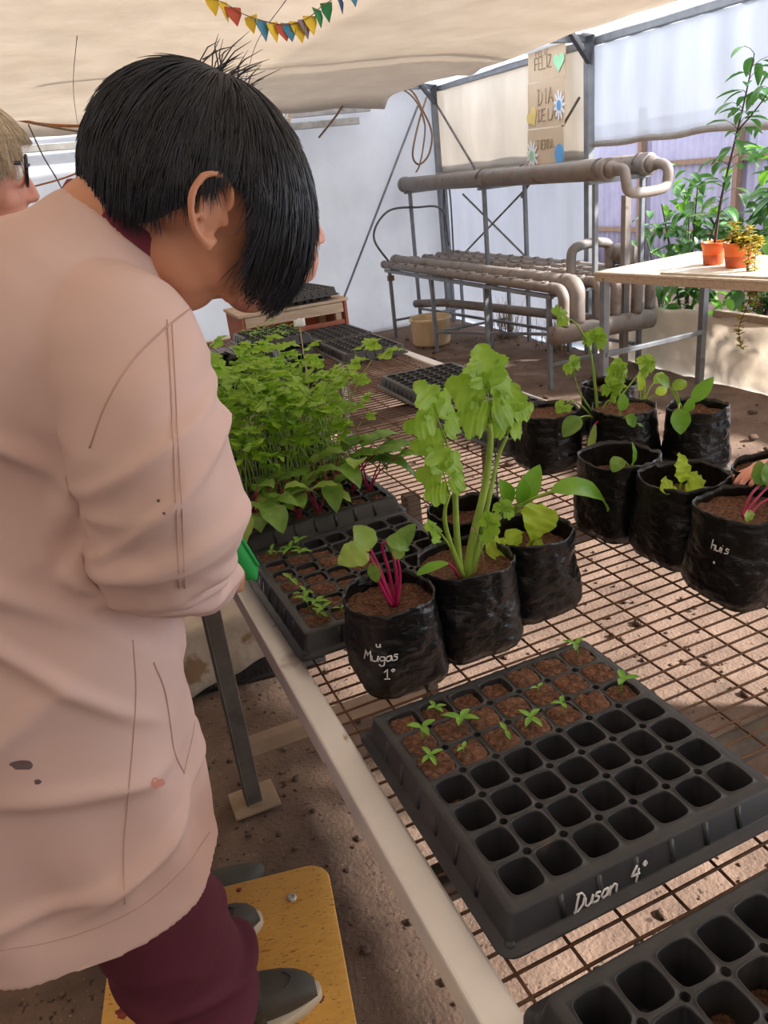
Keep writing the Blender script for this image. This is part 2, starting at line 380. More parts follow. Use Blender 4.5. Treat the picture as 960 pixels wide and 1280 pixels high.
M['fence'] = mat('lilac_corrugated_sheet', [S(146, 140, 164), S(164, 158, 180)], 0.6, scale=4, bump=(20, 0.1, 0.004))
M['hem'] = mat('grey_curtain_hem', [S(128, 122, 118), S(150, 144, 138)], 0.8, scale=8, bump=(20, 0.3, 0.01))
# ------------------------------------------------------------------ the setting
WX, WY = 4.15, 7.98                       # right wall and back wall of the greenhouse
def ground():
    m = MB(); P = []
    xs = [-3.2 + i * 0.07 for i in range(106)]
    ys = [-2.1 + i * 0.07 for i in range(146)]
    for y in ys:
        P.append([V(x, y, 0.018 * N3((x, y, 0), 2.2) + 0.010 * N3((x, y, 3), 7) + 0.006 * N3((x, y, 5), 17) - 0.012) for x in xs])
    m.grid(P); o = m.build('floor', M['ground']); struct(o); return o
ground()
m = MB(); m.grid([[V(lerp(4.2, 10, i / 30), lerp(-1, 16, j / 60), -.012 + .02 * N3((i * .4, j * .5, 0), 1)) for i in range(31)] for j in range(61)])
struct(m.build('floor_outside', M['ground']))
rnd = random.Random(3)
m = MB()
for k in range(900):
    x, y = rnd.uniform(-0.6, 1.9), rnd.uniform(0.5, 3.4); r = abs(rnd.gauss(0, 0.005)) + 0.003
    z = 0.018 * N3((x, y, 0), 2.2) + 0.010 * N3((x, y, 3), 7) - 0.012
    m.ball((x, y, z + r * 0.4), (r * rnd.uniform(.7, 1.4), r * rnd.uniform(.7, 1.4), r * .7), 6, 4)
for k in range(260):
    x, y = rnd.uniform(1.6, 4.0), rnd.uniform(1.5, 7.5); r = abs(rnd.gauss(0, 0.010)) + 0.005
    m.ball((x, y, -0.004 + r * 0.3), (r * rnd.uniform(.7, 1.4), r * rnd.uniform(.7, 1.4), r * .6), 6, 4)
tag(m.build('soil_clods', M['clod']), 'scattered small clods and pebbles on the bare soil floor', 'soil', kind='stuff')

def sheet(name, fn, nu, nv, mt, th=0.002, kind=True):
    """fn(u,v) -> point; a thin solid sheet"""
    m = MB(); m.grid([[fn(i / nu, j / nv) for i in range(nu + 1)] for j in range(nv + 1)])
    o = m.build(name, mt, recalc=False)
    s = o.modifiers.new('thick', 'SOLIDIFY'); s.thickness = th
    if kind: struct(o)
    return o
# back wall film (y = WY), wrinkled; x from -3 to the corner post
sheet('wall_back', lambda u, v: V(lerp(-3.1, WX, u), WY + 0.02 * N3((u * 9, v * 3, 1), 1) + 0.012 * N3((u * 30, v * 5, 4), 1), lerp(-.05, 2.5, v)), 90, 30, M['wallfilm'])
# right wall: far bay of cream cloth above, white film below; near bay white curtain above an opening
sheet('wall_right', lambda u, v: V(WX + 0.025 * N3((u * 8, v * 2, 2), 1), lerp(5.42, WY, u), lerp(1.50 + .02 * N3((u * 6, 0, 0), 1), 2.28, v)), 50, 16, M['creamsheet'])
sheet('wall_right_lower', lambda u, v: V(WX + 0.03 + 0.02 * N3((u * 7, v * 2, 6), 1), lerp(5.42, WY, u), lerp(-.06, 1.60, v)), 50, 20, M['curtain'])
sheet('wall_right_curtain', lambda u, v: V(WX + 0.03 * sin(u * 60) * .35 + 0.03 * N3((u * 14, v * 1.2, 2), 1), lerp(3.0, 5.40, u), lerp(1.615 + .03 * N3((u * 5, 1, 0), 1), 2.27, v)), 120, 12, M['curtain'])
o = MB(); o.tube([V(WX - 0.01, lerp(3.0, 5.4, k / 60), 1.61 + .03 * N3((k / 60 * 5, 1, 0), 1)) for k in range(61)], 0.022, 8)
struct(o.build('trim_1', M['hem']))
sheet('wall_right_tarp', lambda u, v: V(WX - 0.04 + 0.03 * N3((u * 12, v * 3, 8), 1) + (1 - v) * 0.05, lerp(2.2, 5.30, u), lerp(-0.07, 0.47 + .012 * sin(u * 40), v)), 90, 14, M['tarp'])
# roof film rising from the eave
sheet('ceiling_film', lambda u, v: V(lerp(WX, 2.4, v), lerp(3.0, 5.40, u), lerp(2.30, 2.86, v) + 0.02 * N3((u * 4, v * 3, 3), 1)), 20, 10, M['rooffilm'])
sheet('ceiling_film_far', lambda u, v: V(lerp(WX, 2.4, v), lerp(5.42, WY, u), lerp(2.30, 2.86, v) + 0.02 * N3((u * 4, v * 3, 5), 1)), 20, 10, M['milkyfilm'])
sheet('wall_front_added', lambda u, v: V(lerp(-3.1, 3.2, u), -2.02 + 0.02 * N3((u * 9, v * 3, 1), 1), lerp(0, 2.4, v)), 60, 12, M['dimfilm'])  # unseen end sheet, added to cut the light on the smock
sheet('wall_left_added', lambda u, v: V(-3.12 + 0.03 * N3((u * 9, v * 3, 1), 1), lerp(-2.0, WY, u), lerp(0, 2.4, v)), 60, 12, M['dimfilm'])  # unseen side sheet, added to cut fill light from the left
# beige shade cloth hanging under the roof
def shade(u, v):
    y = lerp(-1.8, 7.75, v); x = lerp(-3.2, 3.47, u)
    seam = -0.05 * math.exp(-((y - 6.0) / 0.10) ** 2)
    z = 2.30 - 0.008 * (y - 4) + 0.035 * N3((x * .8, y * .8, 0), 1) + 0.012 * N3((x * 3, y * 3, 2), 1) + seam * .6
    if u > 0.93: z -= (u - 0.93) * 0.5; 
    if v > 0.985: z -= 0.09 * sstep(0.985, 1.0, v)
    x += 0.05 * N3((0, y * 1.3, 7), 1) * sstep(.9, 1, u)
    return V(x, y, z)
sheet('ceiling', shade, 80, 90, M['shade'], 0.003)
# frame: corner post, bay post, eave purlin, cross ties, rods, gussets
def trim(k, p, q, w=0.05, h=0.05, mt='frame'):
    b = MB(); b.beam(p, q, w, h); o = b.build('trim_%d' % k, M[mt], smooth=False, bevel=0.005); struct(o); return o
trim(2, (WX - .05, WY - .06, -0.02), (WX - .05, WY - .06, 2.34), .055, .055)
trim(3, (WX - .04, 5.41, -0.02), (WX - .04, 5.41, 2.36), .06, .06)
trim(4, (WX - .02, 2.2, 2.30), (WX - .02, WY, 2.30), .05, .06)
trim(5, (WX, 5.41, 2.32), (0.5, 5.41, 2.44), .05, .05)
trim(6, (WX, WY - .1, 2.32), (2.6, WY - .1, 2.36), .05, .05)
trim(7, (WX - .04, 5.38, 2.34), (3.4, 5.38, 2.72), .05, .05)
trim(8, (3.92, WY - .05, 2.16), (2.86, WY - .05, 0.40), .02, .02)
trim(9, (WX - .06, 7.85, 2.15), (WX - .06, 6.95, 1.35), .018, .018, 'dirty_galv')
trim(10, (WX - .06, 5.50, 1.95), (WX - .06, 6.35, 1.25), .018, .018, 'dirty_galv')
trim(11, (2.5, WY - .08, 2.17), (3.38, WY - .08, 2.17), .03, .05, 'galv')
trim(12, (1.9, WY - .08, 2.075), (3.25, WY - .08, 2.075), .03, .065, 'galv')
trim(13, (-3.0, WY - .08, 2.26), (0.9, WY - .08, 2.20), .03, .07, 'galv')
trim(14, (-3.0, WY - .08, 2.14), (0.9, WY - .08, 2.08), .03, .06, 'galv')
trim(15, (2.45, WY - .12, 1.98), (2.62, WY - .12, 2.40), .05, .04, 'wood_old')
trim(16, (WX - .02, 2.2, .475), (WX - .02, 4.06, .475), .05, .05, 'wood_old')
g = MB()                                   # gusset plates where the truss meets the posts
for (y, z) in ((5.35, 2.30), (WY - .14, 2.30)):
    g.loft([[V(WX - .09, y + a, z + b) for a, b in ((-.07, .10), (.07, .10), (.05, -.12), (-.03, -.16))], [V(WX - .075, y + a, z + b) for a, b in ((-.07, .10), (.07, .10), (.05, -.12), (-.03, -.16))]])
    g.beam((WX - .08, y, z - .14), (WX - .3, y, z + .12), .05, .03)
struct(g.build('trim_17', M['tube_dark'], smooth=False, bevel=.004))
# outside the opening: corrugated fence with timber posts
def fence():
    org = (7.6, 9.0, 0)
    r = thing('corrugated_fence', 'pale lilac corrugated sheet fence outside the greenhouse opening', 'fence', org)
    m = MB()
    m.grid([[V(7.6 + 0.022 * sin(i * PI / 2), 3.0 + i * 0.028, z) for i in range(430)] for z in (0, .6, 1.2, 1.85)])
    o = m.build('corrugated_sheet', M['fence'], r, org=org); s = o.modifiers.new('t', 'SOLIDIFY'); s.thickness = .004
    for y in (4.0, 5.6, 7.2, 8.8, 10.4, 12.0, 13.6):
        b = MB(); b.beam((7.52, y, -.02), (7.52, y, 1.98), .09, .07); b.build('fence_post', M['wood_brown'], r, smooth=False, bevel=.004, org=org)
    for z in (.5, 1.3):
        b = MB(); b.beam((7.55, 3, z), (7.55, 15.0, z), .04, .06); b.build('fence_rail', M['wood_brown'], r, smooth=False, bevel=.003, org=org)
fence()

# ------------------------------------------------------------------ the mesh-topped table
TZ = 0.85
TX0, TX1, TY0, TY1 = 0.204, 1.428, -0.10, 4.35
def table():
    org = (0.8, 2.0, 0)
    r = thing('mesh_table', 'long steel framed table with a rusty wire mesh top', 'table', org)
    def rail(nm, p, q, w, h, mt):
        b = MB(); b.beam(p, q, w, h); return b.build(nm, M[mt], r, smooth=False, bevel=.004, org=org)
    rail('side_rail', (TX0 + .02, TY0, TZ - .025), (TX0 + .02, TY1, TZ - .025), .042, .05, 'rail')
    rail('side_rail', (TX1 - .02, TY0, TZ - .025), (TX1 - .02, TY1, TZ - .025), .045, .05, 'rail')
    rail('end_rail', (TX0, TY1, TZ - .025), (TX1, TY1, TZ - .025), .042, .05, 'rail')
    rail('end_rail', (TX0, TY0, TZ - .025), (TX1, TY0, TZ - .025), .042, .05, 'rail')
    w = MB()
    y = TY0 + .012
    rn = random.Random(5)
    k0 = math.ceil((TY0 - 1.0065) / .0285)
    for k in range(k0, k0 + 200):
        yy = 1.0065 + .0285 * k
        if yy > TY1 - .02: break
        z0 = TZ - .0045
        pts = [V(lerp(TX0 + .03, TX1 - .03, t / 10), yy + rn.uniform(-.0016, .0016), z0 + .0025 * N3((t * .3, yy * 2, 0), 1) - .003) for t in range(11)]
        w.tube(pts, 0.0021, 5)
    for k in range(-10, 9):
        xx = .866 + .067 * k
        if xx < TX0 + .045 or xx > TX1 - .045: continue
        pts = [V(xx + .003 * N3((k, t * .4, 1), 1), lerp(TY0 + .02, TY1 - .02, t / 60), TZ - .0085 + .003 * N3((k, t * .4, 5), 1)) for t in range(61)]
        w.tube(pts, 0.0021, 5)
    w.build('wire_mesh', M['wire'], r, org=org)
    for y in (0.62, 1.30, 2.45, 3.60):         # bearers under the mesh
        rail('bearer', (TX0 + .04, y, TZ - .036), (TX1 - .04, y, TZ - .036), .035, .035, 'dirty_galv')
    for x in (TX0 - .022, TX1 + .022):
        for y in ((0.12, 1.77, 4.2) if x < .8 else (0.12, 2.55, 4.2)):
            l = MB(); l.beam((x, y, -.005), (x, y, TZ - .05), .042, .042); l.beam((x - .022 if x < .8 else x + .022, y, 0.0), (x - .022 if x < .8 else x + .022, y, TZ - .05), .006, .05)
            lg = l.build('leg', M['dirty_galv'], r, smooth=False, bevel=.003, org=org)
            f = MB(); f.box((x, y, 0.004), (.13, .11, .008)); f.build('foot_plate', M['beige_bar'], lg, smooth=False, bevel=.002, org=org)
    for y in (1.77, 4.2):
        rail('cross_bar', (TX0 - .01, y, .185), (.74 if y < 3 else TX1 + .01, y, .185), .04, .045, 'beige_bar')
    rail('leg', (.76, 1.77, -.005), (.76, 1.77, TZ - .05), .042, .042, 'dirty_galv')
table()

# ------------------------------------------------------------------ wooden shelf on the right with pots
def shelf():
    org = (3.6, 3.0, 0)
    r = thing('plywood_shelf', 'low shelf of pale plywood boards below the tall sapling pot', 'shelf', org)
    b = MB()
    A, B_, C_, D_ = V(3.17, 4.13, .88), V(3.52, 2.3, .88), V(4.08, 2.3, .88), V(4.08, 4.21, .88)
    b.loft([[p - V(0, 0, .014) for p in (A, B_, C_, D_)], [A, B_, C_, D_]])
    b.build('board', M['wood'], r, smooth=False, bevel=.003, org=org)
    b = MB(); b.loft([[p + V(0, 0, .001) for p in (V(3.28, 3.66, .88), V(3.42, 2.95, .88), V(3.9, 2.95, .88), V(3.8, 3.75, .88))], [p + V(0, 0, .013) for p in (V(3.28, 3.66, .88), V(3.42, 2.95, .88), V(3.9, 2.95, .88), V(3.8, 3.75, .88))]])
    b.build('top_board', M['wood'], r, smooth=False, bevel=.002, org=org)
    b = MB(); b.beam(A + V(.02, 0, -.037), B_ + V(.02, 0, -.037), .03, .045); b.build('front_rail', M['wood_old'], r, smooth=False, bevel=.003, org=org)
    b = MB(); b.beam(A + V(.02, -.02, -.037), D_ + V(-.02, -.02, -.037), .03, .045); b.build('end_rail', M['dirty_galv'], r, smooth=False, bevel=.003, org=org)
    for (x, y) in ((4.06, 4.10), (3.21, 4.07), (4.06, 2.36), (3.55, 2.36)):
        l = MB(); l.beam((x, y, -.01), (x, y, .845), .045, .045); l.build('leg', M['frame'], r, smooth=False, bevel=.004, org=org)
    b = MB(); b.beam((3.21, 4.05, .36), (4.06, 4.08, .36), .025, .03); b.build('brace', M['frame'], r, smooth=False, bevel=.003, org=org)
shelf()

# ------------------------------------------------------------------ pipe growing rack
def rack():
    org = (3.7, 6.2, 0)
    r = thing('pipe_rack', 'dusty grey steel rack of growing pipes along the right wall', 'growing rack', org)
    XF, XB, XL = 3.66, 4.07, 3.24
    def bar(nm, p, q, w=.032, mt='frame', h=None):
        b = MB(); b.beam(p, q, w, h or w); return b.build(nm, M[mt], r, smooth=False, bevel=.003, org=org)
    for y in (7.75, 6.26, 4.75): bar('post', (XF, y, -.01), (XF, y, 1.375)); bar('post', (XB, y, -.01), (XB, y, 1.375))
    bar('post', (3.92, 4.74, -.01), (3.92, 4.74, 1.26), .05, 'pvc')
    for y in (7.5, 6.56, 5.6, 4.72): bar('leg', (XL, y, -.01), (XL, y, .67)); bar('leg', (XB - .02, y, -.01), (XB - .02, y, .67), .028)
    for y in (7.75, 6.26, 4.75): bar('cross_bar', (XF - .06, y, 1.372), (XB + .06, y, 1.372), .03)
    for x in (XL, XB): bar('long_bar', (x, 7.6, .665), (x, 4.68, .665), .03)
    for y in (7.5, 6.56, 5.6, 4.72): bar('cross_bar', (XL, y, .668), (XB, y, .668), .028)
    for y in (7.5, 6.56, 4.72): bar('cross_bar', (XL, y, .17), (XB, y, .17), .022)
    bar('long_bar', (XL, 6.56, .17), (XB, 5.3, .17), .025); bar('long_bar', (XF, 7.75, .20), (XB, 4.8, .17), .025)
    bar('brace', (XB + .01, 7.4, 1.3), (XB + .01, 6.3, .75), .015, 'dirty_galv'); bar('brace', (XB + .01, 6.3, 1.3), (XB + .01, 7.4, .75), .015, 'dirty_galv')
    # upper pair of large pipes with reducer, elbow and U-bend
    def pipe(nm, pts, rad, n=20):
        m = MB(); m.tube(pts, rad, n); return m.build(nm, M['pvc'], r, org=org)
    for x in (XF, XB):
        y1 = 4.60 if x == XF else 4.68
        p = pipe('upper_pipe', [(x, 7.85, 1.445), (x, 6.5, 1.445), (x, 5.5, 1.445), (x, y1, 1.445)], .068, 24)
        for yy in (7.84, 6.20, y1 + .03):
            c = MB(); c.tube([(x, yy + .035, 1.445), (x, yy + .03, 1.445), (x, yy - .03, 1.445), (x, yy - .035, 1.445)], [.069, .075, .075, .069], 24); c.build('pipe_collar', M['pvc'], p, org=org)
        c = MB(); c.tube([(x, y1, 1.445), (x, y1 - .03, 1.445), (x, y1 - .07, 1.445)], [.06, .05, .042], 20); c.build('pipe_reducer', M['pvc'], p, org=org)
        for yy in (6.27, y1 + .10):
            b = MB(); b.tube([V(x + .073 * cos(a), yy, 1.445 + .073 * sin(a)) for a in [PI * k / 12 - .1 for k in range(13)]], .006, 6); b.build('strap', M['dirty_galv'], p, org=org)
    pipe('bend_pipe', spline([(XF, 4.56, 1.445), (XF, 4.46, 1.44), (XF, 4.43, 1.37), (XF + .02, 4.43, 1.31), (XF + .1, 4.43, 1.285), (XB - .1, 4.46, 1.285), (XB - .01, 4.5, 1.31), (XB, 4.5, 1.40), (XB, 4.56, 1.44), (XB, 4.66, 1.445)], 6), .034, 16)
    # lower bench: growing pipes with planting holes (rims), each ending in an elbow
    for k, (x, rad, z) in enumerate(((3.25, .036, .722), (3.38, .055, .742), (3.56, .036, .722), (3.72, .036, .722), (3.88, .036, .722), (4.03, .036, .722))):
        y1 = 4.66 + .03 * (k % 2); y0 = 7.62
        p = pipe('growing_pipe', [(x, y0, z), (x, 6.4, z), (x, 5.5, z), (x, y1, z)], rad, 18)
        el = spline([(x, y1, z), (x, y1 - .06, z - .006), (x, y1 - .10, z - .05), (x, y1 - .10, z - .13), (x, y1 - .10, .47)], 5)
        pipe('elbow', el, rad * 1.08, 16)
        if k != 1:
            for q in range(14):
                h = MB()
                yy = lerp(y1 + .12, y0 - .12, q / 13)
                h.lathe([(.022, -.004), (.027, 0), (.027, .006), (.022, .008), (.020, .004), (.019, -.004)], 14, (x, yy, z + rad - .002))
                h.build('planting_hole_rim', M['pvc'], p, org=org)
        for yy in (y0, 6.2, y1 + .02):
            c = MB(); c.tube([(x, yy + .03, z), (x, yy + .026, z), (x, yy - .026, z), (x, yy - .03, z)], [rad, rad * 1.12, rad * 1.12, rad], 18)
            c.build('pipe_collar', M['pvc'], p, org=org)
    p = pipe('collector_pipe', [(3.16, 4.57, .42), (3.6, 4.57, .41), (4.02, 4.57, .40)], .068, 24)
    pipe('drain_pipe', [(3.50, 7.5, .30), (3.62, 7.1, .33), (3.80, 6.2, .33), (4.0, 5.1, .33)], .04, 14)
    pipe('small_bend', spline([(3.60, 4.95, .74), (3.60, 4.95, .86), (3.62, 4.95, .92), (3.70, 4.95, .945), (3.84, 4.95, .945), (3.93, 4.95, .92), (3.95, 4.95, .86), (3.95, 4.95, .74)], 5), .036, 14)
    pipe('capped_stub', [(4.02, 4.95, .84), (4.02, 4.80, .84), (4.02, 4.79, .84)], [.075, .075, .06], 20)
    w = MB(); w.box((XL - .01, 7.46, .60), (.06, .05, .05)); w.build('corner_block', M['wood_brown'], r, smooth=False, bevel=.003, org=org)
    h = MB(); h.tube(spline([(3.3, 7.55, .70), (3.15, 7.6, 1.0), (3.35, 7.65, 1.22), (3.7, 7.7, 1.22), (4.0, 7.72, 1.16), (4.04, 7.7, .8)], 8), .011, 8); h.build('hose', M['cable_dark'], r, org=org)
    h = MB(); h.tube(spline([(3.98, 7.5, .55), (4.0, 7.52, 1.3), (4.05, 7.7, 1.45), (4.03, 7.75, 1.1), (3.97, 7.6, .5)], 8), .009, 8); h.build('hose', M['cable_dark'], r, org=org)
    h = MB(); h.tube(spline([(3.52, 7.2, .70), (3.44, 7.0, .5), (3.40, 6.9, .3), (3.42, 6.9, .1)], 8), .009, 8); h.build('hose', M['cable_dark'], r, org=org)
rack()
def bucket():
    r = thing('bucket', 'cream plastic tub on the soil below the pipe rack', 'bucket', (3.36, 6.9, 0), 0)
    m = MB(); m.lathe([(.17, -.008), (.185, 0.02), (.195, .22), (.205, .235), (.207, .25), (.198, .262), (.19, .25), (.178, .04), (.0, .035)], 36, cap0=True)
    m.build('tub', M['cream'], r)
    h = MB(); h.tube([V(.207 * cos(a), .207 * sin(a), .215 - .05 * sin(a * 1) * (1 if a < PI else 0)) for a in [PI * k / 20 for k in range(21)]], .004, 6); h.build('handle', M['dirty_galv'], r)
bucket()
def dry_grass():
    rn = random.Random(8)
    for gi, (x0, y0, lb) in enumerate(((4.0, 5.75, 'tuft of dry straw coloured grass behind the growing rack, nearer the bay post'), (4.0, 6.55, 'tuft of dry straw coloured grass behind the growing rack, nearer the corner'))):
        m = MB()
        for k in range(60):
            x, y = x0 + rn.gauss(0, .05), y0 + rn.gauss(0, .09); h = rn.uniform(.15, .42); dx, dy = rn.gauss(0, .06), rn.gauss(0, .06)
            m.tube([(x, y, -.02), (x + dx * .4, y + dy * .4, h * .5), (x + dx, y + dy, h)], [.003, .0025, .0008], 4)
        tag(m.build('dry_grass', M['dry'], org=None), lb, 'grass')
dry_grass()

# cardboard banner hung from the tie
def banner():
    org = (4.02, 5.9, 1.97)
    r = thing('cardboard_sign', 'hanging three panel cardboard sign with paper hearts and daisies', 'sign', org)
    # local plane: a runs towards the viewer's right (-y), b upwards
    def fn(a, b, off=0.0): return V(4.05 + .02 * a - off, 6.12 - a * .98, b)
    W = .50
    x0 = 0.0
    zs = (2.40, 2.12, 1.78, 1.44)
    for k in range(3):
        b = MB(); t, bt = zs[k] - .004, zs[k + 1] + .004; dx = (-.0, -.02, -.04)[k]
        pr = [[fn(dx + 0, bt, o), fn(dx + W, bt - .01, o), fn(dx + W + .01, t - .01, o), fn(dx + .01, t, o)] for o in (0, .006)]
        b.loft(pr); b.build('panel', M['card'], r, smooth=False, org=org)
    tx = MB(); write(tx, 'FELIZ', lambda u, w: fn(.10 + u, 2.20 + w, .009), .085, .004, .1); tx.build('lettering', M['pencil'], r, org=org)
    tx = MB(); write(tx, 'FELIZ', lambda u, w: fn(.12 + u, 2.29 + w, .009), .055, .0022, .2); tx.build('lettering', M['pencil'], r, org=org)
    tx = MB(); write(tx, 'DIA', lambda u, w: fn(.13 + u, 1.95 + w, .009), .11, .0045, .25); tx.build('lettering', M['pencil'], r, org=org)
    tx = MB(); write(tx, 'DE LA', lambda u, w: fn(.13 + u, 1.83 + w, .009), .085, .0045, .10); tx.build('lettering', M['pencil'], r, org=org)
    tx = MB(); write(tx, 'TIERRA', lambda u, w: fn(.10 + u, 1.62 + w, .009), .07, .003, .1); tx.build('lettering', M['pencil'], r, org=org)
    def poly(nm, pts, mt, o=.01, th=.004):
        b = MB(); b.loft([[fn(p[0], p[1], o) for p in pts], [fn(p[0], p[1], o + th) for p in pts]]); return b.build(nm, M[mt], r, smooth=False, org=org)
    def heart(ca, cb, s, rot=0):
        out = []
        for k in range(32):
            t = 2 * PI * k / 32
            x = 16 * sin(t) ** 3 / 17 * s; y = (13 * cos(t) - 5 * cos(2 * t) - 2 * cos(3 * t) - cos(4 * t)) / 17 * s
            out.append((ca + x * cos(rot) - y * sin(rot), cb + x * sin(rot) + y * cos(rot)))
        return out
    poly('paper_heart', heart(.43, 2.22, .075), 'mint'); poly('paper_heart', heart(.05, 1.87, .08, .5), 'straw')
    def daisy(ca, cb, s, mt):
        pts = []
        for k in range(66):
            t = 2 * PI * k / 66; rr = s * (.72 + .28 * cos(11 * t)); pts.append((ca + rr * cos(t) * .8, cb + rr * sin(t) * 1.1))
        d = poly('paper_daisy', pts, 'daisy', .012)
        pts = [(ca + s * .33 * cos(2 * PI * k / 20) * .8, cb + s * .33 * sin(2 * PI * k / 20) * 1.1) for k in range(20)]
        b = MB(); b.loft([[fn(p[0], p[1], .016) for p in pts], [fn(p[0], p[1], .02) for p in pts]]); b.build('flower_centre', M[mt], d, smooth=False, org=org)
    daisy(.43, 1.92, .10, 'sky'); daisy(.04, 1.58, .11, 'leafgreen')
    poly('paper_disc', [(.42 + .062 * cos(2 * PI * k / 28), 1.57 + .075 * sin(2 * PI * k / 28)) for k in range(28)], 'sky')
    b = MB(); b.tube([fn(.27, 2.39, .005), fn(.27, 2.45, 0), V(4.05, 5.85, 2.50)], .004, 6); b.build('hanging_tape', M['white'], r, org=org)
banner()

# paper bunting on a string
def bunting():
    org = (1.1, 3.4, 2.2)
    r = thing('paper_bunting', 'sagging string of small painted paper flags under the shade cloth', 'bunting', org)
    A = [(0.66, 3.4, 2.30), (0.87, 3.4, 2.255), (.98, 3.4, 2.20), (1.12, 3.4, 2.165), (1.22, 3.4, 2.18), (1.30, 3.4, 2.225), (1.43, 3.4, 2.275), (1.60, 3.4, 2.31)]
    s = spline(A, 10)
    b = MB(); b.tube(s, .0018, 5); b.build('string', M['cable'], r, org=org)
    cols = ['paper_yellow', 'paper_yellow', 'paper_red', 'paper_yellow', 'paper_blue', 'paper_yellow', 'paper_red', 'paper_blue', 'paper_yellow', 'paper_violet', 'paper_yellow', 'paper_green', 'paper_green', 'paper_navy', 'paper_blue']
    ts = [.13, .175, .215, .30, .345, .39, .43, .47, .525, .57, .61, .675, .735, .80, .86]
    rn = random.Random(4)
    for c, t in zip(cols, ts):
        p = s[int(t * (len(s) - 1))]; w = rn.uniform(.024, .036); h = rn.uniform(.058, .075); a = rn.uniform(-.8, .8)
        d = V(cos(a), sin(a), rn.uniform(-.2, .2)).normalized(); nrm = V(-sin(a), cos(a), 0) * .006
        m = MB()
        pts = [p - d * w + V(0, 0, .004), p + d * w + V(0, 0, .004), p + d * w * .9 - V(0, 0, h * .35), p + d * w * .2 - V(0, 0, h), p - d * w * .8 - V(0, 0, h * .4)]
        q = [x + nrm * (1 if k < 2 else -.5) for k, x in enumerate(pts)]
        m.loft([q, [x + nrm * .35 for x in q]]); m.build('paper_flag', M[c], r, smooth=False, org=org)
bunting()
# cords and cables
def cord(nm, pts, rad, mt, label, cat='cable', n=8):
    m = MB(); m.tube(spline(pts, n), rad, 7); return tag(m.build(nm, M[mt]), label, cat)
y0 = WY - .25
cord('hanging_cable', [(2.75, y0, 1.95), (2.95, y0, 2.12), (3.12, y0, 2.27), (3.45, y0, 2.36), (3.74, y0, 2.30), (3.86, y0, 2.12), (3.95, y0, 1.90), (3.90, y0, 1.70), (3.78, y0, 1.62), (3.72, y0, 1.72), (3.84, y0 + .05, 2.0), (3.95, y0 + .05, 2.22)], .010, 'cable', 'looped brown cable dangling beside the corner post', 'cable')
cord('hanging_cable', [(2.2, y0, 2.24), (2.6, y0, 2.23), (3.0, y0, 2.27), (3.4, y0, 2.33), (3.7, y0, 2.32), (3.82, y0, 2.2), (3.88, y0, 1.98)], .008, 'cable', 'thin brown cable sagging along the cloth edge to the looped cable', 'cable')
cord('twisted_cord', [(-.25, 7.5, 2.26), (0.05, 7.5, 2.30), (.35, 7.5, 2.23), (.7, 7.5, 2.20), (1.0, 7.5, 2.26), (1.4, 7.5, 2.25)], .012, 'rust_cord', 'orange brown twisted cord along the lower edge of the shade cloth', 'cord')
cord('slack_cord', [(.25, 7.4, 2.24), (.55, 7.4, 2.16), (.9, 7.4, 2.08), (1.2, 7.4, 2.02)], .009, 'cable', 'brown cord slanting down behind the adult with glasses', 'cord')
cord('hanging_string', [(.22, 7.45, 2.24), (.27, 7.45, 2.0), (.34, 7.45, 1.78), (.37, 7.45, 1.55), (.30, 7.45, 1.4)], .006, 'cable_dark', 'thin dark cord hanging down near the adult with glasses', 'cord')
cord('loose_wire', [(.1, 7.45, 1.78), (.45, 7.45, 1.84), (.8, 7.45, 1.97), (1.1, 7.45, 2.2)], .007, 'rust_cord', 'orange cord looping up from behind the glasses to the cloth edge', 'cord')
cord('ceiling_string', [(.42, 4.2, 2.29), (.43, 4.9, 2.24), (.46, 5.6, 2.20), (.50, 6.3, 2.12)], .0018, 'cable_dark', 'thin string hanging below the shade cloth left of the bunting', 'string')
cord('ceiling_string', [(1.22, 3.6, 2.29), (1.30, 4.4, 2.26), (1.42, 5.2, 2.17), (1.40, 5.6, 2.02)], .0018, 'cable_dark', 'thin string hanging below the shade cloth behind the bunting', 'string')
cord('looped_cable', [(3.30, y0 + .04, 2.30), (3.60, y0 + .04, 2.33), (3.80, y0 + .04, 2.22), (3.90, y0 + .04, 2.0), (3.86, y0 + .04, 1.76), (3.80, y0 + .04, 1.60), (3.76, y0 + .04, 1.55)], .008, 'cable', 'brown cable end trailing lowest beside the corner post', 'cable')
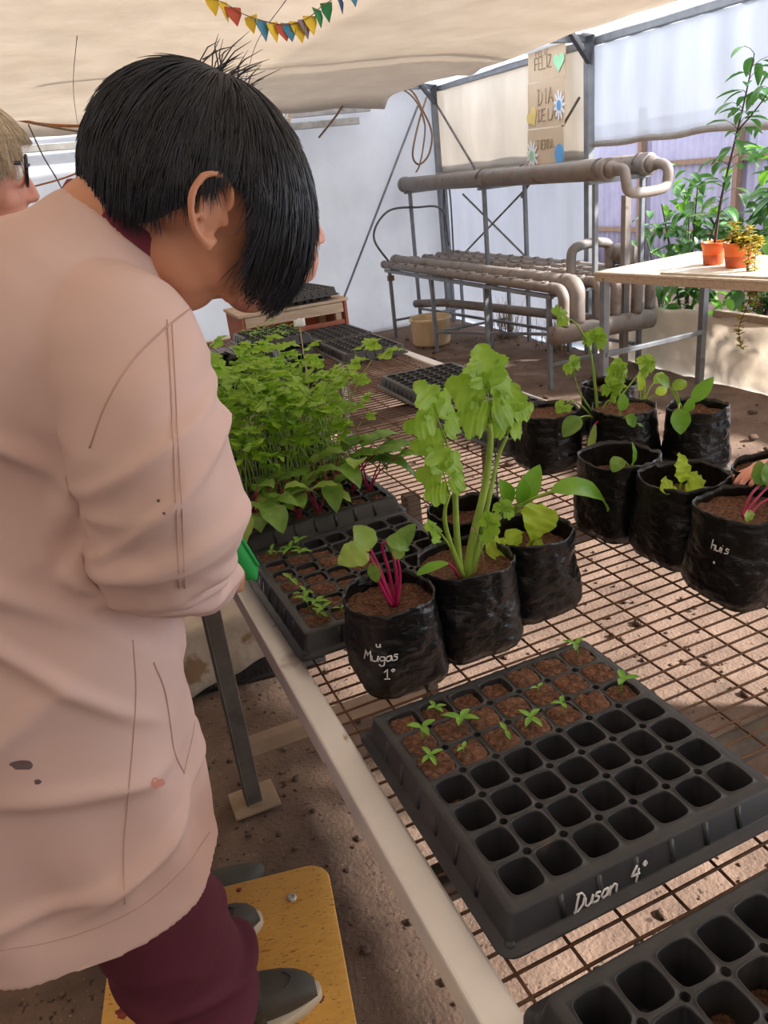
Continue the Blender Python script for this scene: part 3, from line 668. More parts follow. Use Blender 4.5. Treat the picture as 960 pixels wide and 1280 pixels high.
# ------------------------------------------------------------------ leaves
def leaf(mb, base, d, up, L, W, mi=0, shape='oval', droop=0.3, fold=0.15, teeth=0, wav=0.0, nu=10, seed=0, twist=0.0):
    """one leaf blade: base point, pointing direction d, upper side 'up'"""
    d = V(d).normalized(); up = V(up); up = (up - d * up.dot(d))
    if up.length < 1e-4: up = V(0, 0, 1) - d * d.z
    if up.length < 1e-4: up = V(1, 0, 0)
    up.normalize(); sd = d.cross(up); P = []
    for i in range(nu + 1):
        s = i / nu
        if shape == 'oval': w = sin(PI * min(1, s ** 0.8 * .98 + .02)) ** 0.8
        elif shape == 'long': w = sin(PI * min(1, s ** 0.9)) ** 0.6 * (.55 + .45 * s)
        elif shape == 'lobed': w = (sin(PI * s ** .72) ** .62) * (1 - .30 * (0.5 + .5 * cos(s * 2 * PI * 2.4 + 1.3)) ** 1.5)
        elif shape == 'spoon': w = sin(PI * max(0, s ** 1.5)) ** .75
        else: w = sin(PI * s)
        w = max(w, 0.02) * W / 2
        ww = w * (1 + teeth * (.5 if i % 2 else -.5) * (.6 + .4 * sin(i * 2.1 + seed))) if teeth else w
        ang = droop * s; 
        # bend: move along an arc
        if abs(droop) > 1e-3: c = d * (sin(ang) / droop) + up * (-(1 - cos(ang)) / droop)
        else: c = d * s
        c = base + c * L
        upl = up * cos(ang) + d * sin(ang)
        tw = twist * s; sl = sd * cos(tw) + upl * sin(tw); un = upl * cos(tw) - sd * sin(tw)
        row = []
        for u in (-1, -.5, 0, .5, 1):
            wv = wav * W * sin(s * 19 + u * 3 + seed * 2.3) * abs(u) + wav * .5 * W * sin(s * 37 + seed) * abs(u)
            row.append(c + sl * (u * ww) + un * (abs(u) * w * fold * 2 + wv))
        P.append(row)
    mb.grid(P, mi)
def frond(mb, base, d, up, L, W, rn, mi=0, n=5, nu=12):
    """compound celery leaf: a lobed leaflet at the tip and pairs of leaflets below"""
    d = V(d).normalized(); up = V(up); up = (up - d * up.dot(d)).normalized(); sd = d.cross(up)
    leaf(mb, base + d * L * .46, d + up * -.12, up, L * .56, W * .95, mi, 'lobed', rn.uniform(.2, .6), .10, .20, .03, nu, rn.random() * 9)
    if nu > 12: mb.tube([base, base + d * L * .25, base + d * L * .50], [.0016, .0013, .0010], 5, mi)
    for k in range(n - 1):
        s = -1 if k % 2 else 1; t = .40 - .32 * (k // 2)
        dd = (sd * s * 1.0 + d * (.40 - .1 * (k // 2)) - up * .15 + up * rn.uniform(-.15, .25))
        b0 = base + d * L * t + sd * s * L * .035
        leaf(mb, b0, dd, up, L * (.50 - .05 * (k // 2)) * rn.uniform(.9, 1.1), W * .80, mi, 'lobed', rn.uniform(.2, .9), .10, .20, .03, nu, rn.random() * 9)
def celery_plant_mesh(name, seed, H=.26, n=6, spread=.30, sz=.075):
    rn = random.Random(seed); m = MB()
    for k in range(n):
        a = 2 * PI * k / n + rn.uniform(-.5, .5); h = H * rn.uniform(.55, 1.0); sp = spread * rn.uniform(.4, 1.1) * h
        dx, dy = cos(a), sin(a)
        pts = spline([(dx * .004, dy * .004, 0), (dx * sp * .3, dy * sp * .3, h * .45), (dx * sp * .75, dy * sp * .75, h * .8), (dx * sp * 1.2, dy * sp * 1.2, h)], 3)
        m.tube(pts, [lerp(.0022, .0011, i / (len(pts) - 1)) for i in range(len(pts))], 5, 1)
        d = (pts[-1] - pts[-3]).normalized(); d = V(d.x, d.y, d.z * .35).normalized()
        frond(m, pts[-1] - d * .004, d, V(0, 0, 1), sz * rn.uniform(.8, 1.2), sz * .74 * rn.uniform(.8, 1.15), rn, 0, 3)
        if rn.random() < .7:
            q = pts[len(pts) * 2 // 3]; d2 = V(cos(a + 1.2), sin(a + 1.2), .3)
            frond(m, q, d2, V(0, 0, 1), sz * .75, sz * .55, rn, 0, 3)
    return m.mesh(name, [M['celery'], M['celery_stalk']])
def beet_plant_mesh(name, seed, n=5, H=.10, sz=.085, fall=0.0, fdir=0):
    rn = random.Random(seed); m = MB()
    for k in range(n):
        a = 2 * PI * k / n + rn.uniform(-.6, .6); h = H * rn.uniform(.6, 1.1); sp = h * rn.uniform(.4, .9)
        dx, dy = cos(a), sin(a)
        if fall: dx, dy = lerp(dx, cos(fdir), fall), lerp(dy, sin(fdir), fall); sp *= 1.2; h *= .8
        pts = spline([(0, 0, 0), (dx * sp * .4, dy * sp * .4, h * .6), (dx * sp, dy * sp, h)], 4)
        m.tube(pts, [lerp(.0022, .0013, i / (len(pts) - 1)) for i in range(len(pts))], 5, 1)
        d = (pts[-1] - pts[-3]).normalized(); d = V(d.x, d.y, d.z * .4).normalized()
        leaf(m, pts[-1], d, V(0, 0, 1), sz * rn.uniform(.7, 1.2), sz * .55, 0 if rn.random() < .75 else 2, 'oval', rn.uniform(.5, 1.6), .14, 0, .035, 10, rn.random() * 9)
    return m.mesh(name, [M['beet'], M['beet_stalk'], M['beet_pale']])
def sprout_mesh(name, seed, n=3, sz=.012):
    rn = random.Random(seed); m = MB(); h = sz * rn.uniform(.7, 1.3)
    m.tube([(0, 0, -.004), (rn.gauss(0, .001), 0, h * .5), (rn.gauss(0, .0015), rn.gauss(0, .0015), h)], [.0009, .0008, .0007], 5, 0)
    top = V(m.v[-3])
    for k in range(n):
        a = 2 * PI * k / n + rn.uniform(-.4, .4)
        leaf(m, top, V(cos(a), sin(a), rn.uniform(.1, .7)), V(0, 0, 1), sz * rn.uniform(1.0, 1.5), sz * .55, 0, 'oval', .5, .2, 0, 0, 6)
    return m.mesh(name, [M['sprout']])

# ------------------------------------------------------------------ seedling trays
def tray_mesh(name, nx, ny, p, H=.060, border=.009):
    m = MB(); N = 40; hf = p / 2; hr = .0052; ri = hf * .875
    sq, ang = [], []
    side = [-1, -.78, -.56, -.34, -.12, .12, .34, .56, .78, 1]
    for q in range(4):
        for t in side[:-1]:
            x, y = t, -1
            for _ in range(q): x, y = -y, x
            sq.append((x, y))
    N = len(sq)
    for (x, y) in sq: ang.append(math.atan2(y, x))
    def se(a, r, e=4.2): 
        return r / (abs(cos(a)) ** e + abs(sin(a)) ** e) ** (1 / e)
    for i in range(nx):
        for j in range(ny):
            cx, cy = (i - (nx - 1) / 2) * p, (j - (ny - 1) / 2) * p
            rings = []
            L0 = []
            for (x, y) in sq:
                X, Y = x * hf, y * hf
                if abs(abs(x) - 1) < 1e-6 and abs(abs(y) - 1) < 1e-6:
                    ex = 0 <= i + (1 if x > 0 else -1) < nx; ey = 0 <= j + (1 if y > 0 else -1) < ny
                    if ex and ey: X -= math.copysign(hr * .72, X); Y -= math.copysign(hr * .72, Y)
                L0.append(V(cx + X, cy + Y, H))
            rings.append(L0)
            for (k, dz) in ((1.055, 0), (1.03, .0013), (1.0, .0010), (.985, -.002), (.93, -.016), (.72, -.052), (.62, -.056)):
                ring = []
                for a in ang:
                    r = se(a, ri * k)
                    if -.05 < dz < .0011: 
                        for ak in (.42, 1.15, 1.99, 2.72): 
                            for s in (1, -1): r *= 1 - .05 * math.exp(-((a - s * ak) / .10) ** 2)
                    ring.append(V(cx + r * cos(a), cy + r * sin(a), H + dz))
                rings.append(ring)
            m.loft(rings, False, True)
    for i in range(nx - 1):
        for j in range(ny - 1):
            cx, cy = (i + 1 - nx / 2) * p, (j + 1 - ny / 2) * p
            m.lathe([(hr * .96, H + .0002), (hr * .86, H - .002), (hr * .8, H - .012)], 8, (cx, cy, 0), cap1=True)
    hx, hy = nx * p / 2, ny * p / 2
    def rr(ext, z, cr):
        pts = []
        for (sx, sy, a0) in ((1, 1, 0), (-1, 1, PI / 2), (-1, -1, PI), (1, -1, 1.5 * PI)):
            for k in range(5):
                a = a0 + PI / 2 * k / 4
                pts.append(V(sx * (hx + ext - cr) + cr * cos(a), sy * (hy + ext - cr) + cr * sin(a), z))
        return pts
    b = border
    m.loft([rr(0, H, .0001), rr(b, H + .0005, .006), rr(b + .003, H - .002, .009), rr(b + .009, H - .030, .012), rr(b + .011, H - .033, .013), rr(b + .021, H - .034, .018), rr(b + .022, H - .036, .018), rr(b + .021, H - .038, .018), rr(b + .008, H - .038, .012)], False, False)
    for s in (-1, 1):                         # moulded ribs on the skirt
        for k in range(ny - 1):
            y = (k + 1 - ny / 2) * p; m.beam((s * (hx + b + .003), y, H - .003), (s * (hx + b + .0085), y, H - .030), .006, .004)
        for k in range(nx - 1):
            x = (k + 1 - nx / 2) * p; m.beam((x, s * (hy + b + .003), H - .003), (x, s * (hy + b + .0085), H - .030), .006, .004)
    for sx in (-1, 1):
        for sy in (-1, 1): m.lathe([(.006, H - .0335), (.005, H - .030), (.001, H - .0295)], 12, (sx * (hx + b + .0065), sy * (hy + b + .0065), 0), cap1=True)
    return m.mesh(name, [M['tray']])
PT = .0478
TRAY = tray_mesh('tray_large_cells', 7, 7, PT)
TRAYS = tray_mesh('tray_small_cells', 7, 9, .0385)
TRAYL = tray_mesh('tray_medium_cells', 6, 8, .0405)
def soil_mesh(name, seed, r, dome, over):
    rn = random.Random(seed); m = MB(); rings = []
    for k in range(8):
        t = 1 - k / 8; ring = []
        for q in range(28):
            a = 2 * PI * q / 28; e = 4.2
            rr = r * t / (abs(cos(a)) ** e + abs(sin(a)) ** e) ** (1 / e)
            rr *= 1 + over * .10 * N3((cos(a) * 2, sin(a) * 2, seed), 1) * t
            x, y = rr * cos(a), rr * sin(a)
            z = dome * (1 - t * t) + .0035 * N3((x * 90, y * 90, seed), 1) + .002 * N3((x * 260, y * 260, seed * 3), 1)
            ring.append(V(x, y, z - (.004 if k == 0 else 0)))
        rings.append(ring)
    m.loft(rings, False, True)
    return m.mesh(name, [M['soil']])
SOILS = [soil_mesh('soil_low%d' % k, k + 1, .0195, .001, 0) for k in range(3)] + [soil_mesh('soil_full%d' % k, k + 11, .0225, .004, 1.4) for k in range(4)]
SPROUT = [sprout_mesh('sprout%d' % k, k + 1, (2, 3, 4, 2)[k], (.011, .013, .013, .010)[k]) for k in range(4)]
def put(name, me, parent, loc, rz=0, sc=1, rx=0, ry=0):
    o = link(name, me, parent); o.location = loc; o.rotation_euler = (rx, ry, rz); o.scale = (sc, sc, sc) if not hasattr(sc, '__len__') else sc; return o
def tray(label, x, y, z=TZ, rz=0, me=None, cells=None, name='seedling_tray', H=.060, p=PT, n=(7, 7), group='black plastic seedling trays on the mesh table', seed=1):
    r = thing(name, label, 'seedling tray', (x, y, z), rz, group)
    link('tray_body', me or TRAY, r)
    rn = random.Random(seed)
    for (i, j, lev, spr) in (cells or []):
        cx, cy = (i - (n[0] - 1) / 2) * p, (j - (n[1] - 1) / 2) * p; k = p / PT
        if lev == 2: put('soil_plug', SOILS[3 + rn.randrange(4)], r, (cx, cy, H + rn.uniform(-.002, .001)), rn.choice((0, PI / 2, PI)), k)
        elif lev == 1: put('soil_plug', SOILS[rn.randrange(3)], r, (cx, cy, H - rn.uniform(.004, .008)), rn.choice((0, PI / 2, PI)), k)
        elif lev == 3: put('soil_plug', SOILS[rn.randrange(3)], r, (cx, cy, H - .034), 0, k * .86)
        if spr: put('sprout', SPROUT[rn.randrange(4)], r, (cx + rn.gauss(0, .004), cy + rn.gauss(0, .004), H + (.002 if lev == 2 else -.004)), rn.uniform(0, 6), rn.uniform(.9, 1.25) * spr)
    return r
# front tray: rows counted from the near edge (j=0) to the far edge (j=6)
cells = []
soil_rows = {6: '1111222', 5: '2222222', 4: '2222221'}
spr = {(1, 6): .8, (0, 5): 1.3, (1, 5): 1.25, (6, 6): 1.2, (4, 5): 1, (0, 4): .9, (1, 4): 1.15, (2, 4): 1.1, (3, 4): 1.1, (4, 4): 1.0, (6, 4): 1.2}
for j, row in soil_rows.items():
    for i, c in enumerate(row): cells.append((i, j, int(c), spr.get((i, j), 0)))
cells.append((0, 3, 3, 0))
T1 = tray('black seedling tray with white handwriting on its front edge, far rows filled with soil', .445, .656, cells=cells, seed=2)
def tray_text(tr, H=.060):
    m = MB(); hy = 7 * PT / 2
    def fn(u, w):                              # on the near sloping skirt
        t = w / .030
        return V(-.108 + u, -(hy + .0124 + .0062 * (1 - t)) - .0012, H - .029 + w)
    write(m, 'Dusan', fn, .0185, .0012, .10, .35); a = MB(); a.v, a.f, a.m = m.v, m.f, m.m
    a.build('handwriting', M['white'], tr)
    b = MB(); write(b, '4o', lambda u, w: fn(u + .072, w), .0185, .0012, .15, .35); b.build('handwriting', M['white'], tr)
tray_text(T1)
c = MB()                                        # loose soil spilt over the rim of the half-empty corner cell
for k in range(40):
    rn = random.Random(k); c.ball((-.1434 + rn.uniform(-.021, .014), .0478 + rn.uniform(.008, .022), .0595 + rn.uniform(0, .004)), rn.uniform(.0016, .004), 6, 4)
tag(c.build('spilt_soil', M['soil'], T1), kind='stuff')
# nearest tray, cut off by the frame
cells = [(5, 6, 2, 0), (6, 6, 2, 0), (6, 5, 2, 0), (3, 5, 3, 0), (2, 5, 3, 0), (5, 5, 3, 0), (6, 4, 2, 0)]
tray('black seedling tray nearest the camera, mostly empty cells, front corner of the table', .432, .218, cells=cells, rz=.02, seed=5)
# middle tray by the beet bag
cells = []
for j in range(7):
    for i in range(4):
        lev = 1 if (i + j) % 3 else 2
        if (i == 3 and j > 3) or (i == 2 and j == 6): continue
        cells.append((i, j, lev, 0))
pairs = {(0, 0), (1, 0), (0, 2), (0, 3), (0, 1), (0, 6), (1, 6), (1, 5)}
cells = [(i, j, l, 1.35 if (i, j) in pairs else 0) for (i, j, l, s) in cells]
T3 = tray('black seedling tray beside the beet bag, left columns of soil with small sprouts', .428, 1.268, cells=cells, rz=0.015, seed=7)
for k, (a, b) in enumerate(((0, 0), (0, 1), (0, 2), (0, 6), (1, 6))):     # second sprout in the fuller cells
    put('sprout', SPROUT[(k + 1) % 4], T3, ((a - 3) * PT + .011, (b - 3) * PT - .006, .057), k, 1.4)
m = MB()
for k, x0 in enumerate((.02, .045)):
    write(m, 'A', lambda u, w: V(-(7 * PT / 2 + .0105 + .008 * (1 - w / .03)), .12 - x0 - u, .030 + w), .02, .0011)
m.build('handwriting', M['white'], T3)
# beet and celery tray behind it
CEL = [celery_plant_mesh('celery_a%d' % k, 20 + k, .31, 5, .36, .082) for k in range(6)]
BEET = [beet_plant_mesh('beet_a%d' % k, 40 + k, 5, .10, .085) for k in range(5)]
FALL = [beet_plant_mesh('beet_f%d' % k, 60 + k, 5, .12, .10, .7, (-.2, -1.2, .1)[k]) for k in range(3)]
rn = random.Random(12)
cells = [(i, j, 1, 0) for j in range(7) for i in range(7)]
T4 = tray('black seedling tray with leafy beet plants in front and tall celery behind', .445, 1.712, cells=cells, seed=9)
for j in range(7):
    for i in range(7):
        x, y = (i - 3) * PT, (j - 3) * PT
        if j >= 2 and i < 6 + (j > 3):
            if (i + j) % 2 == 0: put('celery_seedling', CEL[rn.randrange(6)], T4, (x, y, .052), rn.uniform(0, 6), rn.uniform(.72, .98) * (.82 if j == 2 else 1) * (.8 if i == 6 else 1))
        elif j == 1 and i % 2 == 0: put('beet_seedling', BEET[rn.randrange(5)], T4, (x, y, .052), rn.uniform(0, 6), rn.uniform(.8, 1.1))
        elif j == 0 and i in (0, 1, 2, 3): put('beet_seedling', BEET[rn.randrange(5)], T4, (x, y, .052), rn.uniform(0, 6), rn.uniform(.7, .9))
put('beet_seedling', FALL[0], T4, (2.2 * PT, -1.6 * PT, .052), 0, 1.1); put('beet_seedling', FALL[2], T4, (1.3 * PT, -1.2 * PT, .052), -.2, 1.0)
put('beet_seedling', FALL[1], T4, (-3.0 * PT, -3.0 * PT, .05), -.6, 1.0)
put('celery_seedling', CEL[2], T4, (2.7 * PT, .2 * PT, .052), 1.0, .6)
T5 = tray('black seedling tray crowded with tall celery, behind the beet tray', .470, 2.110, cells=[(i, j, 1, 0) for j in range(7) for i in range(7)], seed=10)
for j in range(7):
    for i in range(7):
        if (i + j) % 2 == 0: put('celery_seedling', CEL[rn.randrange(6)], T5, ((i - 3) * PT, (j - 3) * PT, .052), rn.uniform(0, 6), rn.uniform(.7, .95))
# far trays on the right side of the table and at the far end
tray('black empty seedling tray on the far right of the table, set at the rail', 1.195, 2.425, me=TRAYS, rz=-.03)
rn = random.Random(31)
tray('black seedling tray left of the celery bags, some cells with dark soil', 1.165, 1.885, me=TRAYS, rz=.03, n=(7, 9), p=.0385, cells=[(i, j, 1, 0) for i in range(3, 7) for j in range(3, 9) if rn.random() < .8], seed=12)
tray('black empty seedling tray against the white rail, behind the celery clump', 1.225, 3.245, me=TRAYL, rz=-.01)
tray('black empty seedling tray at the far end of the rail, farthest on the right', 1.235, 3.622, me=TRAYL, rz=.01)
tray('black seedling tray with fine sprouts, stacked at the far end left of the empty trays', .905, 3.55, z=TZ + .060, me=TRAYL, n=(6, 8), p=.0405, rz=.03, cells=[(i, j, 1, 1.6) for i in range(6) for j in range(8) if (i * 3 + j) % 2], seed=14)
tray('black seedling tray at the far end lowest of the stacked pair left of the rail', .905, 3.55, me=TRAYL, rz=.03)
tray('black seedling tray at the far left, glimpsed below the bowed chin', .60, 3.20, me=TRAYL, rz=-.04)

# ------------------------------------------------------------------ black plastic grow bags
def bag_pt(a, t, r, h, sd, q):
    """outer wall at angle a, height fraction t"""
    e = lerp(4.5, lerp(2.2, 2.8, q), min(1, t * 1.6))
    rr = r / (abs(cos(a)) ** e + abs(sin(a)) ** e) ** (1 / e)
    rr *= lerp(.90, 1.0, sstep(0, .12, t)) * (1 + .025 * sin(PI * t))
    x, y = rr * cos(a), rr * sin(a)
    w = .0045 * N3((x * 16, y * 16, t * 2.4 + sd), 1) + .0035 * abs(N3((x * 38 + t * 5, y * 38, t * 6 + sd), 1)) + .0016 * N3((x * 90, y * 90, t * 22 + sd), 1)
    fold = .006 * max(0, N3((cos(a) * 1.6, sin(a) * 1.6, sd * 2.1), 1.8)) * t
    rr2 = rr + w - fold
    if .80 < t: rr2 *= 1 - .015 * sstep(.80, .84, t) * (1 - sstep(.84, .9, t))
    rim = .007 * N3((cos(a) * 1.4, sin(a) * 1.4, sd + 4), 1) + .004 * N3((cos(a) * 5, sin(a) * 5, sd), 1)
    return V(rr2 * cos(a), rr2 * sin(a), h * t + rim * sstep(.6, 1, t))
def grow_bag(label, x, y, r, h, seed, q=.5, rz=0.0, soil=.80, group='black plastic grow bags on the mesh table'):
    root = thing('grow_bag', label, 'plant bag', (x, y, TZ + .001), rz, group)
    m = MB(); n = 96; rings = []
    rings.append([V(bag_pt(2 * PI * k / n, 0, r, h, seed, q).x * .6, bag_pt(2 * PI * k / n, 0, r, h, seed, q).y * .6, 0.0) for k in range(n)])
    NT = 34
    for i in range(NT + 1):
        t = i / NT
        rings.append([bag_pt(2 * PI * k / n, t, r, h, seed, q) + V(0, 0, .006 * (1 - t) * (0 if i else 0)) for k in range(n)])
    for dt in (0, .05, .12, .2, 1 - soil + .06):      # film folds over and lines the inside
        ring = []
        for k in range(n):
            p = bag_pt(2 * PI * k / n, 1 - dt, r, h, seed + .03, q); s = 1 - .0015 / r - (.03 if dt > .02 else 0)
            ring.append(V(p.x * s, p.y * s, p.z - (.0 if dt else -.001)))
        rings.append(ring)
    m.loft(rings, True, False); m.build('bag_film', M['bag'], root, recalc=False)
    s = MB(); rings = []
    for k in range(12):
        t = 1 - k / 12; ring = []
        for c_ in range(64):
            a = 2 * PI * c_ / 64; p = bag_pt(a, soil, r, h, seed + .03, q) * 1.0; px, py = p.x * t * .965, p.y * t * .965
            ring.append(V(px, py, h * soil + .006 * N3((px * 40, py * 40, seed), 1) + .003 * N3((px * 140, py * 140, seed), 1) + .004 * t * t))
        rings.append(ring)
    s.loft(rings, False, True); s.build('soil', M['soil'], root)
    return root
def on_bag(root_args, a0, z0, off=.0012):
    r, h, seed, q = root_args
    def fn(u, w):
        a = a0 + u / r; p = bag_pt(a, (z0 + w) / h, r, h, seed, q); k = 1 + off / r
        return V(p.x * k, p.y * k, p.z)
    return fn
# plants in bags: a crown of stalks with a leaf on each
def stalk_leaf(root, pl, pts, r0, r1, L, W, shape, lm, sm_, up=(0, 0, 1), d=None, droop=.6, wav=.03, fold=.14, twist=0, teeth=0, fr=None, seed=0, nu=14):
    P = spline(pts, 6); m = MB(); m.tube(P, [lerp(r0, r1, i / (len(P) - 1)) for i in range(len(P))], 7)
    st = m.build('stalk', M[sm_], root)
    l = MB(); dd = V(d) if d is not None else (P[-1] - P[-3])
    rn = random.Random(seed)
    if fr: frond(l, P[-1], dd, V(up), L, W, rn, 0, fr, 24)
    else:
        leaf(l, P[-1] - V(dd).normalized() * .002, dd, up, L, W, 0, shape, droop, fold, teeth, wav, nu, seed, twist)
    l.build('leaf', M[lm], st, recalc=False)
    return st
# a point of the plane y = Y seen along a direction measured on the photograph (used to read off real positions)
_R = ((0.91060809, -0.25124487, 0.32812942), (-0.39932757, -0.33041706, 0.85519709), (-0.10644432, -0.90978052, -0.40120945))
def pt(px, py, Y):
    c = (px - 480.0, py - 640.0, 968.0); d = [sum(r[k] * c[k] for k in range(3)) for r in _R]; t = Y / d[1]
    return V(t * d[0], Y, 1.6 + t * d[2])
def loc(root, p): return V(p) - root.location
def L_(root, *pp): return [loc(root, pt(*p)) for p in pp]

G1 = dict(beet=(.372, .990, .071, .150, 1.3, .25), cel=(.521, 1.016, .077, .155, 2.7, .2), let=(.674, 1.052, .072, .150, 3.9, .0), chard=(.628, 1.200, .070, .150, 5.2, .4))
def bag(k, label, tab, soil=.80, rz=0): x, y, r, h, sd, q = tab[k]; return grow_bag(label, x, y, r, h, sd, q, rz, soil)
# --- left cluster
b = bag('beet', 'black grow bag of magenta stalked beet with white handwriting, nearest the side rail', G1, .82)
soil_c = pt(487, 757, .985); 
for k, (pts, d, Lf, Wf, lm, dr, up) in enumerate((
    ([(492, 757, .985), (478, 725, .98), (464, 700, .975), (458, 690, .97)], (-.9, -.25, .25), .050, .046, 'beet_pale', .9, (0, -.6, 1)),
    ([(490, 756, .985), (476, 715, .985), (463, 686, .985)], (-.35, -.1, 1), .048, .040, 'beet_pale', .6, (.2, -1, .3)),
    ([(494, 756, .99), (486, 715, .99), (478, 684, .985), (484, 677, .98)], (.7, -.3, -.1), .042, .032, 'beet', 1.0, (0, -.5, 1)),
    ([(497, 757, .99), (495, 715, .995), (490, 690, 1.0)], (.75, .1, .55), .062, .030, 'beet', .3, (-.3, -.8, .6)),
    ([(489, 757, .98), (474, 728, .97), (466, 705, .965)], (-.05, -.25, -1), .034, .020, 'beet', .4, (-.6, -1, 0)),
    ([(496, 758, .985), (500, 722, .985), (497, 698, .985)], (.2, -.1, .9), .028, .020, 'beet_pale', .4, (-.2, -1, .2)))):
    stalk_leaf(b, None, L_(b, *pts), .0034, .0019, Lf, Wf, 'oval', lm, 'beet_stalk', up, d, dr, .04, .10, seed=k)
fnb = on_bag(G1['beet'][2:], -2.58, .076)
for wd, dx, dz, hh in (('Mugas', 0, 0, .0175), ('1o', .026, -.030, .0175), ('u', .020, .023, .011)):
    t = MB(); write(t, wd, lambda u, w: fnb(u + dx, w + dz), hh, .0010, .05, .1); t.build('handwriting', M['white'], b)
b = bag('cel', 'black grow bag with one tall celery plant, between the beet bag and the lettuce bag', G1, .84)
cel = [
    ([(583, 722, 1.0), (592, 670, 1.0), (606, 610, 1.0), (613, 555, 1.0), (612, 530, 1.0)], (.0, 0, 1), 0.122, .092, 5, .0082, .0040, (.1, -1, .2)),
    ([(576, 722, 1.0), (571, 665, .99), (568, 600, .985), (564, 575, .98), (558, 552, .975)], (-.35, -.1, 1), .105, .060, 5, .0062, .0024, (.3, -1, .2)),
    ([(580, 724, .99), (560, 670, .975), (556, 640, .965), (562, 618, .96)], (-.2, 0, 1), .085, .054, 5, .0050, .0022, (.1, -1, .3)),
    ([(586, 722, 1.0), (596, 690, .99), (600, 668, .985)], (.4, -.3, .6), .046, .036, 4, .0034, .0018, (-.2, -.6, .8)),
    ([(577, 724, .99), (566, 690, .98), (552, 668, .97)], (-.6, -.3, .6), .044, .034, 4, .0030, .0016, (.1, -.6, .8)),
    ([(588, 722, 1.005), (604, 680, 1.01), (622, 650, 1.02)], (.5, .1, .5), .040, .032, 3, .0030, .0016, (-.2, -.7, .7)),
    ([(590, 722, 1.0), (608, 640, 1.01), (622, 575, 1.02), (634, 545, 1.02)], (.25, 0, .9), .085, .050, 5, .0048, .0024, (-.1, -1, .2))]
for k, (pts, d, Lf, Wf, nf, r0, r1, up) in enumerate(cel):
    stalk_leaf(b, None, L_(b, *pts), r0, r1, Lf, Wf, 'lobed', 'celery', 'celery_stalk', up, d, fr=nf, seed=k + 3)
stalk_leaf(b, None, L_(b, (574, 722, .99), (568, 712, .98), (560, 704, .97)), .0028, .002, .058, .022, 'long', 'chard', 'beet_stalk', (-.2, -.5, 1), (-1, -.15, .25), .7, .02, .2, seed=3)
stalk_leaf(b, None, L_(b, (605, 722, 1.0), (603, 690, .99), (594, 664, .985)), .0014, .0008, .012, .006, 'oval', 'dry', 'dry', (0, -1, 0), (-.3, 0, .6), .3)
b = bag('let', 'black grow bag of frilly lime lettuce, right of the celery bag', G1, .70)
for k, (pts, d, Lf, Wf, up) in enumerate((
    ([(655, 690, 1.05), (660, 682, 1.045), (664, 676, 1.04)], (.42, -.05, .9), .074, .066, (-.5, -1, .2)),
    ([(652, 692, 1.045), (645, 686, 1.04), (638, 684, 1.03)], (-.8, -.25, .35), .052, .054, (0, -.7, .7)),
    ([(658, 692, 1.04), (664, 690, 1.03), (668, 688, 1.02)], (.85, -.1, .05), .034, .036, (0, -.7, .7)),
    ([(650, 690, 1.05), (648, 684, 1.05), (646, 680, 1.045)], (-.35, -.1, .75), .036, .038, (0, -1, .3)))):
    stalk_leaf(b, None, L_(b, *pts), .0030, .0022, Lf, Wf, 'spoon' if k < 2 else 'oval', 'lettuce', 'lettuce', up, d, .8, .10, .085, seed=k * 2 + 1, nu=24)
b = bag('chard', 'black grow bag with broad arching chard leaves, behind the lettuce bag', G1, .72)
ch = [([(618, 662, 1.19), (635, 640, 1.17), (665, 624, 1.14), (690, 614, 1.12)], (.95, -.24, .06), .172, .054, 'chard', 1.35, (-.1, -.45, 1)),
      ([(616, 662, 1.19), (632, 645, 1.17), (650, 632, 1.15)], (.62, .15, .72), .092, .042, 'chard', .25, (-.5, -.9, .5)),
      ([(620, 660, 1.19), (630, 640, 1.18), (638, 628, 1.17)], (-.3, 0, .9), .056, .034, 'chard', .3, (.1, -1, .3)),
      ([(622, 662, 1.18), (640, 645, 1.16), (652, 628, 1.15)], (.15, 0, .95), .050, .030, 'chard', .2, (-.1, -1, .2)),
      ([(624, 662, 1.18), (650, 640, 1.15), (664, 640, 1.13)], (.55, -.25, -.5), .040, .026, 'chard', .5, (.3, -.7, .7))]
for k, (pts, d, Lf, Wf, lm, dr, up) in enumerate(ch):
    stalk_leaf(b, None, L_(b, *pts), .0042, .0026, Lf, Wf, 'oval', lm, 'celery_stalk', up, d, dr, .015, .16, seed=k)
# --- right cluster
G2 = dict(r1=(.995, 1.212, .078, .165, 6.1, .3), r2=(1.018, 1.055, .079, .165, 7.4, .2), r3=(1.003, .893, .080, .165, 8.8, .2), r8=(1.180, .985, .074, .16, 10.3, .3),
          r4=(1.096, 1.612, .074, .150, 11.9, .4), r5=(1.245, 1.500, .077, .150, 13.1, .2), r6=(1.372, 1.385, .068, .150, 14.4, .3), r7=(1.352, 1.690, .070, .15, 15.2, .3))
b = bag('r1', 'black grow bag with two small rounded leaves, leftmost of near right row', G2, .66)
stalk_leaf(b, None, L_(b, (790, 600, 1.19), (785, 582, 1.17), (776, 573, 1.145)), .0024, .0018, .036, .030, 'oval', 'beet', 'celery_stalk', (-.2, -.6, 1), (-.7, -.4, -.1), 1.4, .02, .1)
stalk_leaf(b, None, L_(b, (795, 602, 1.19), (794, 592, 1.185), (790, 580, 1.18)), .0024, .0018, .048, .020, 'oval', 'chard', 'celery_stalk', (.5, -1, .2), (.25, 0, .95), .5, .02, .2)
b = bag('r2', 'black grow bag with one upright frilly lime lettuce, middle of near right row', G2, .64)
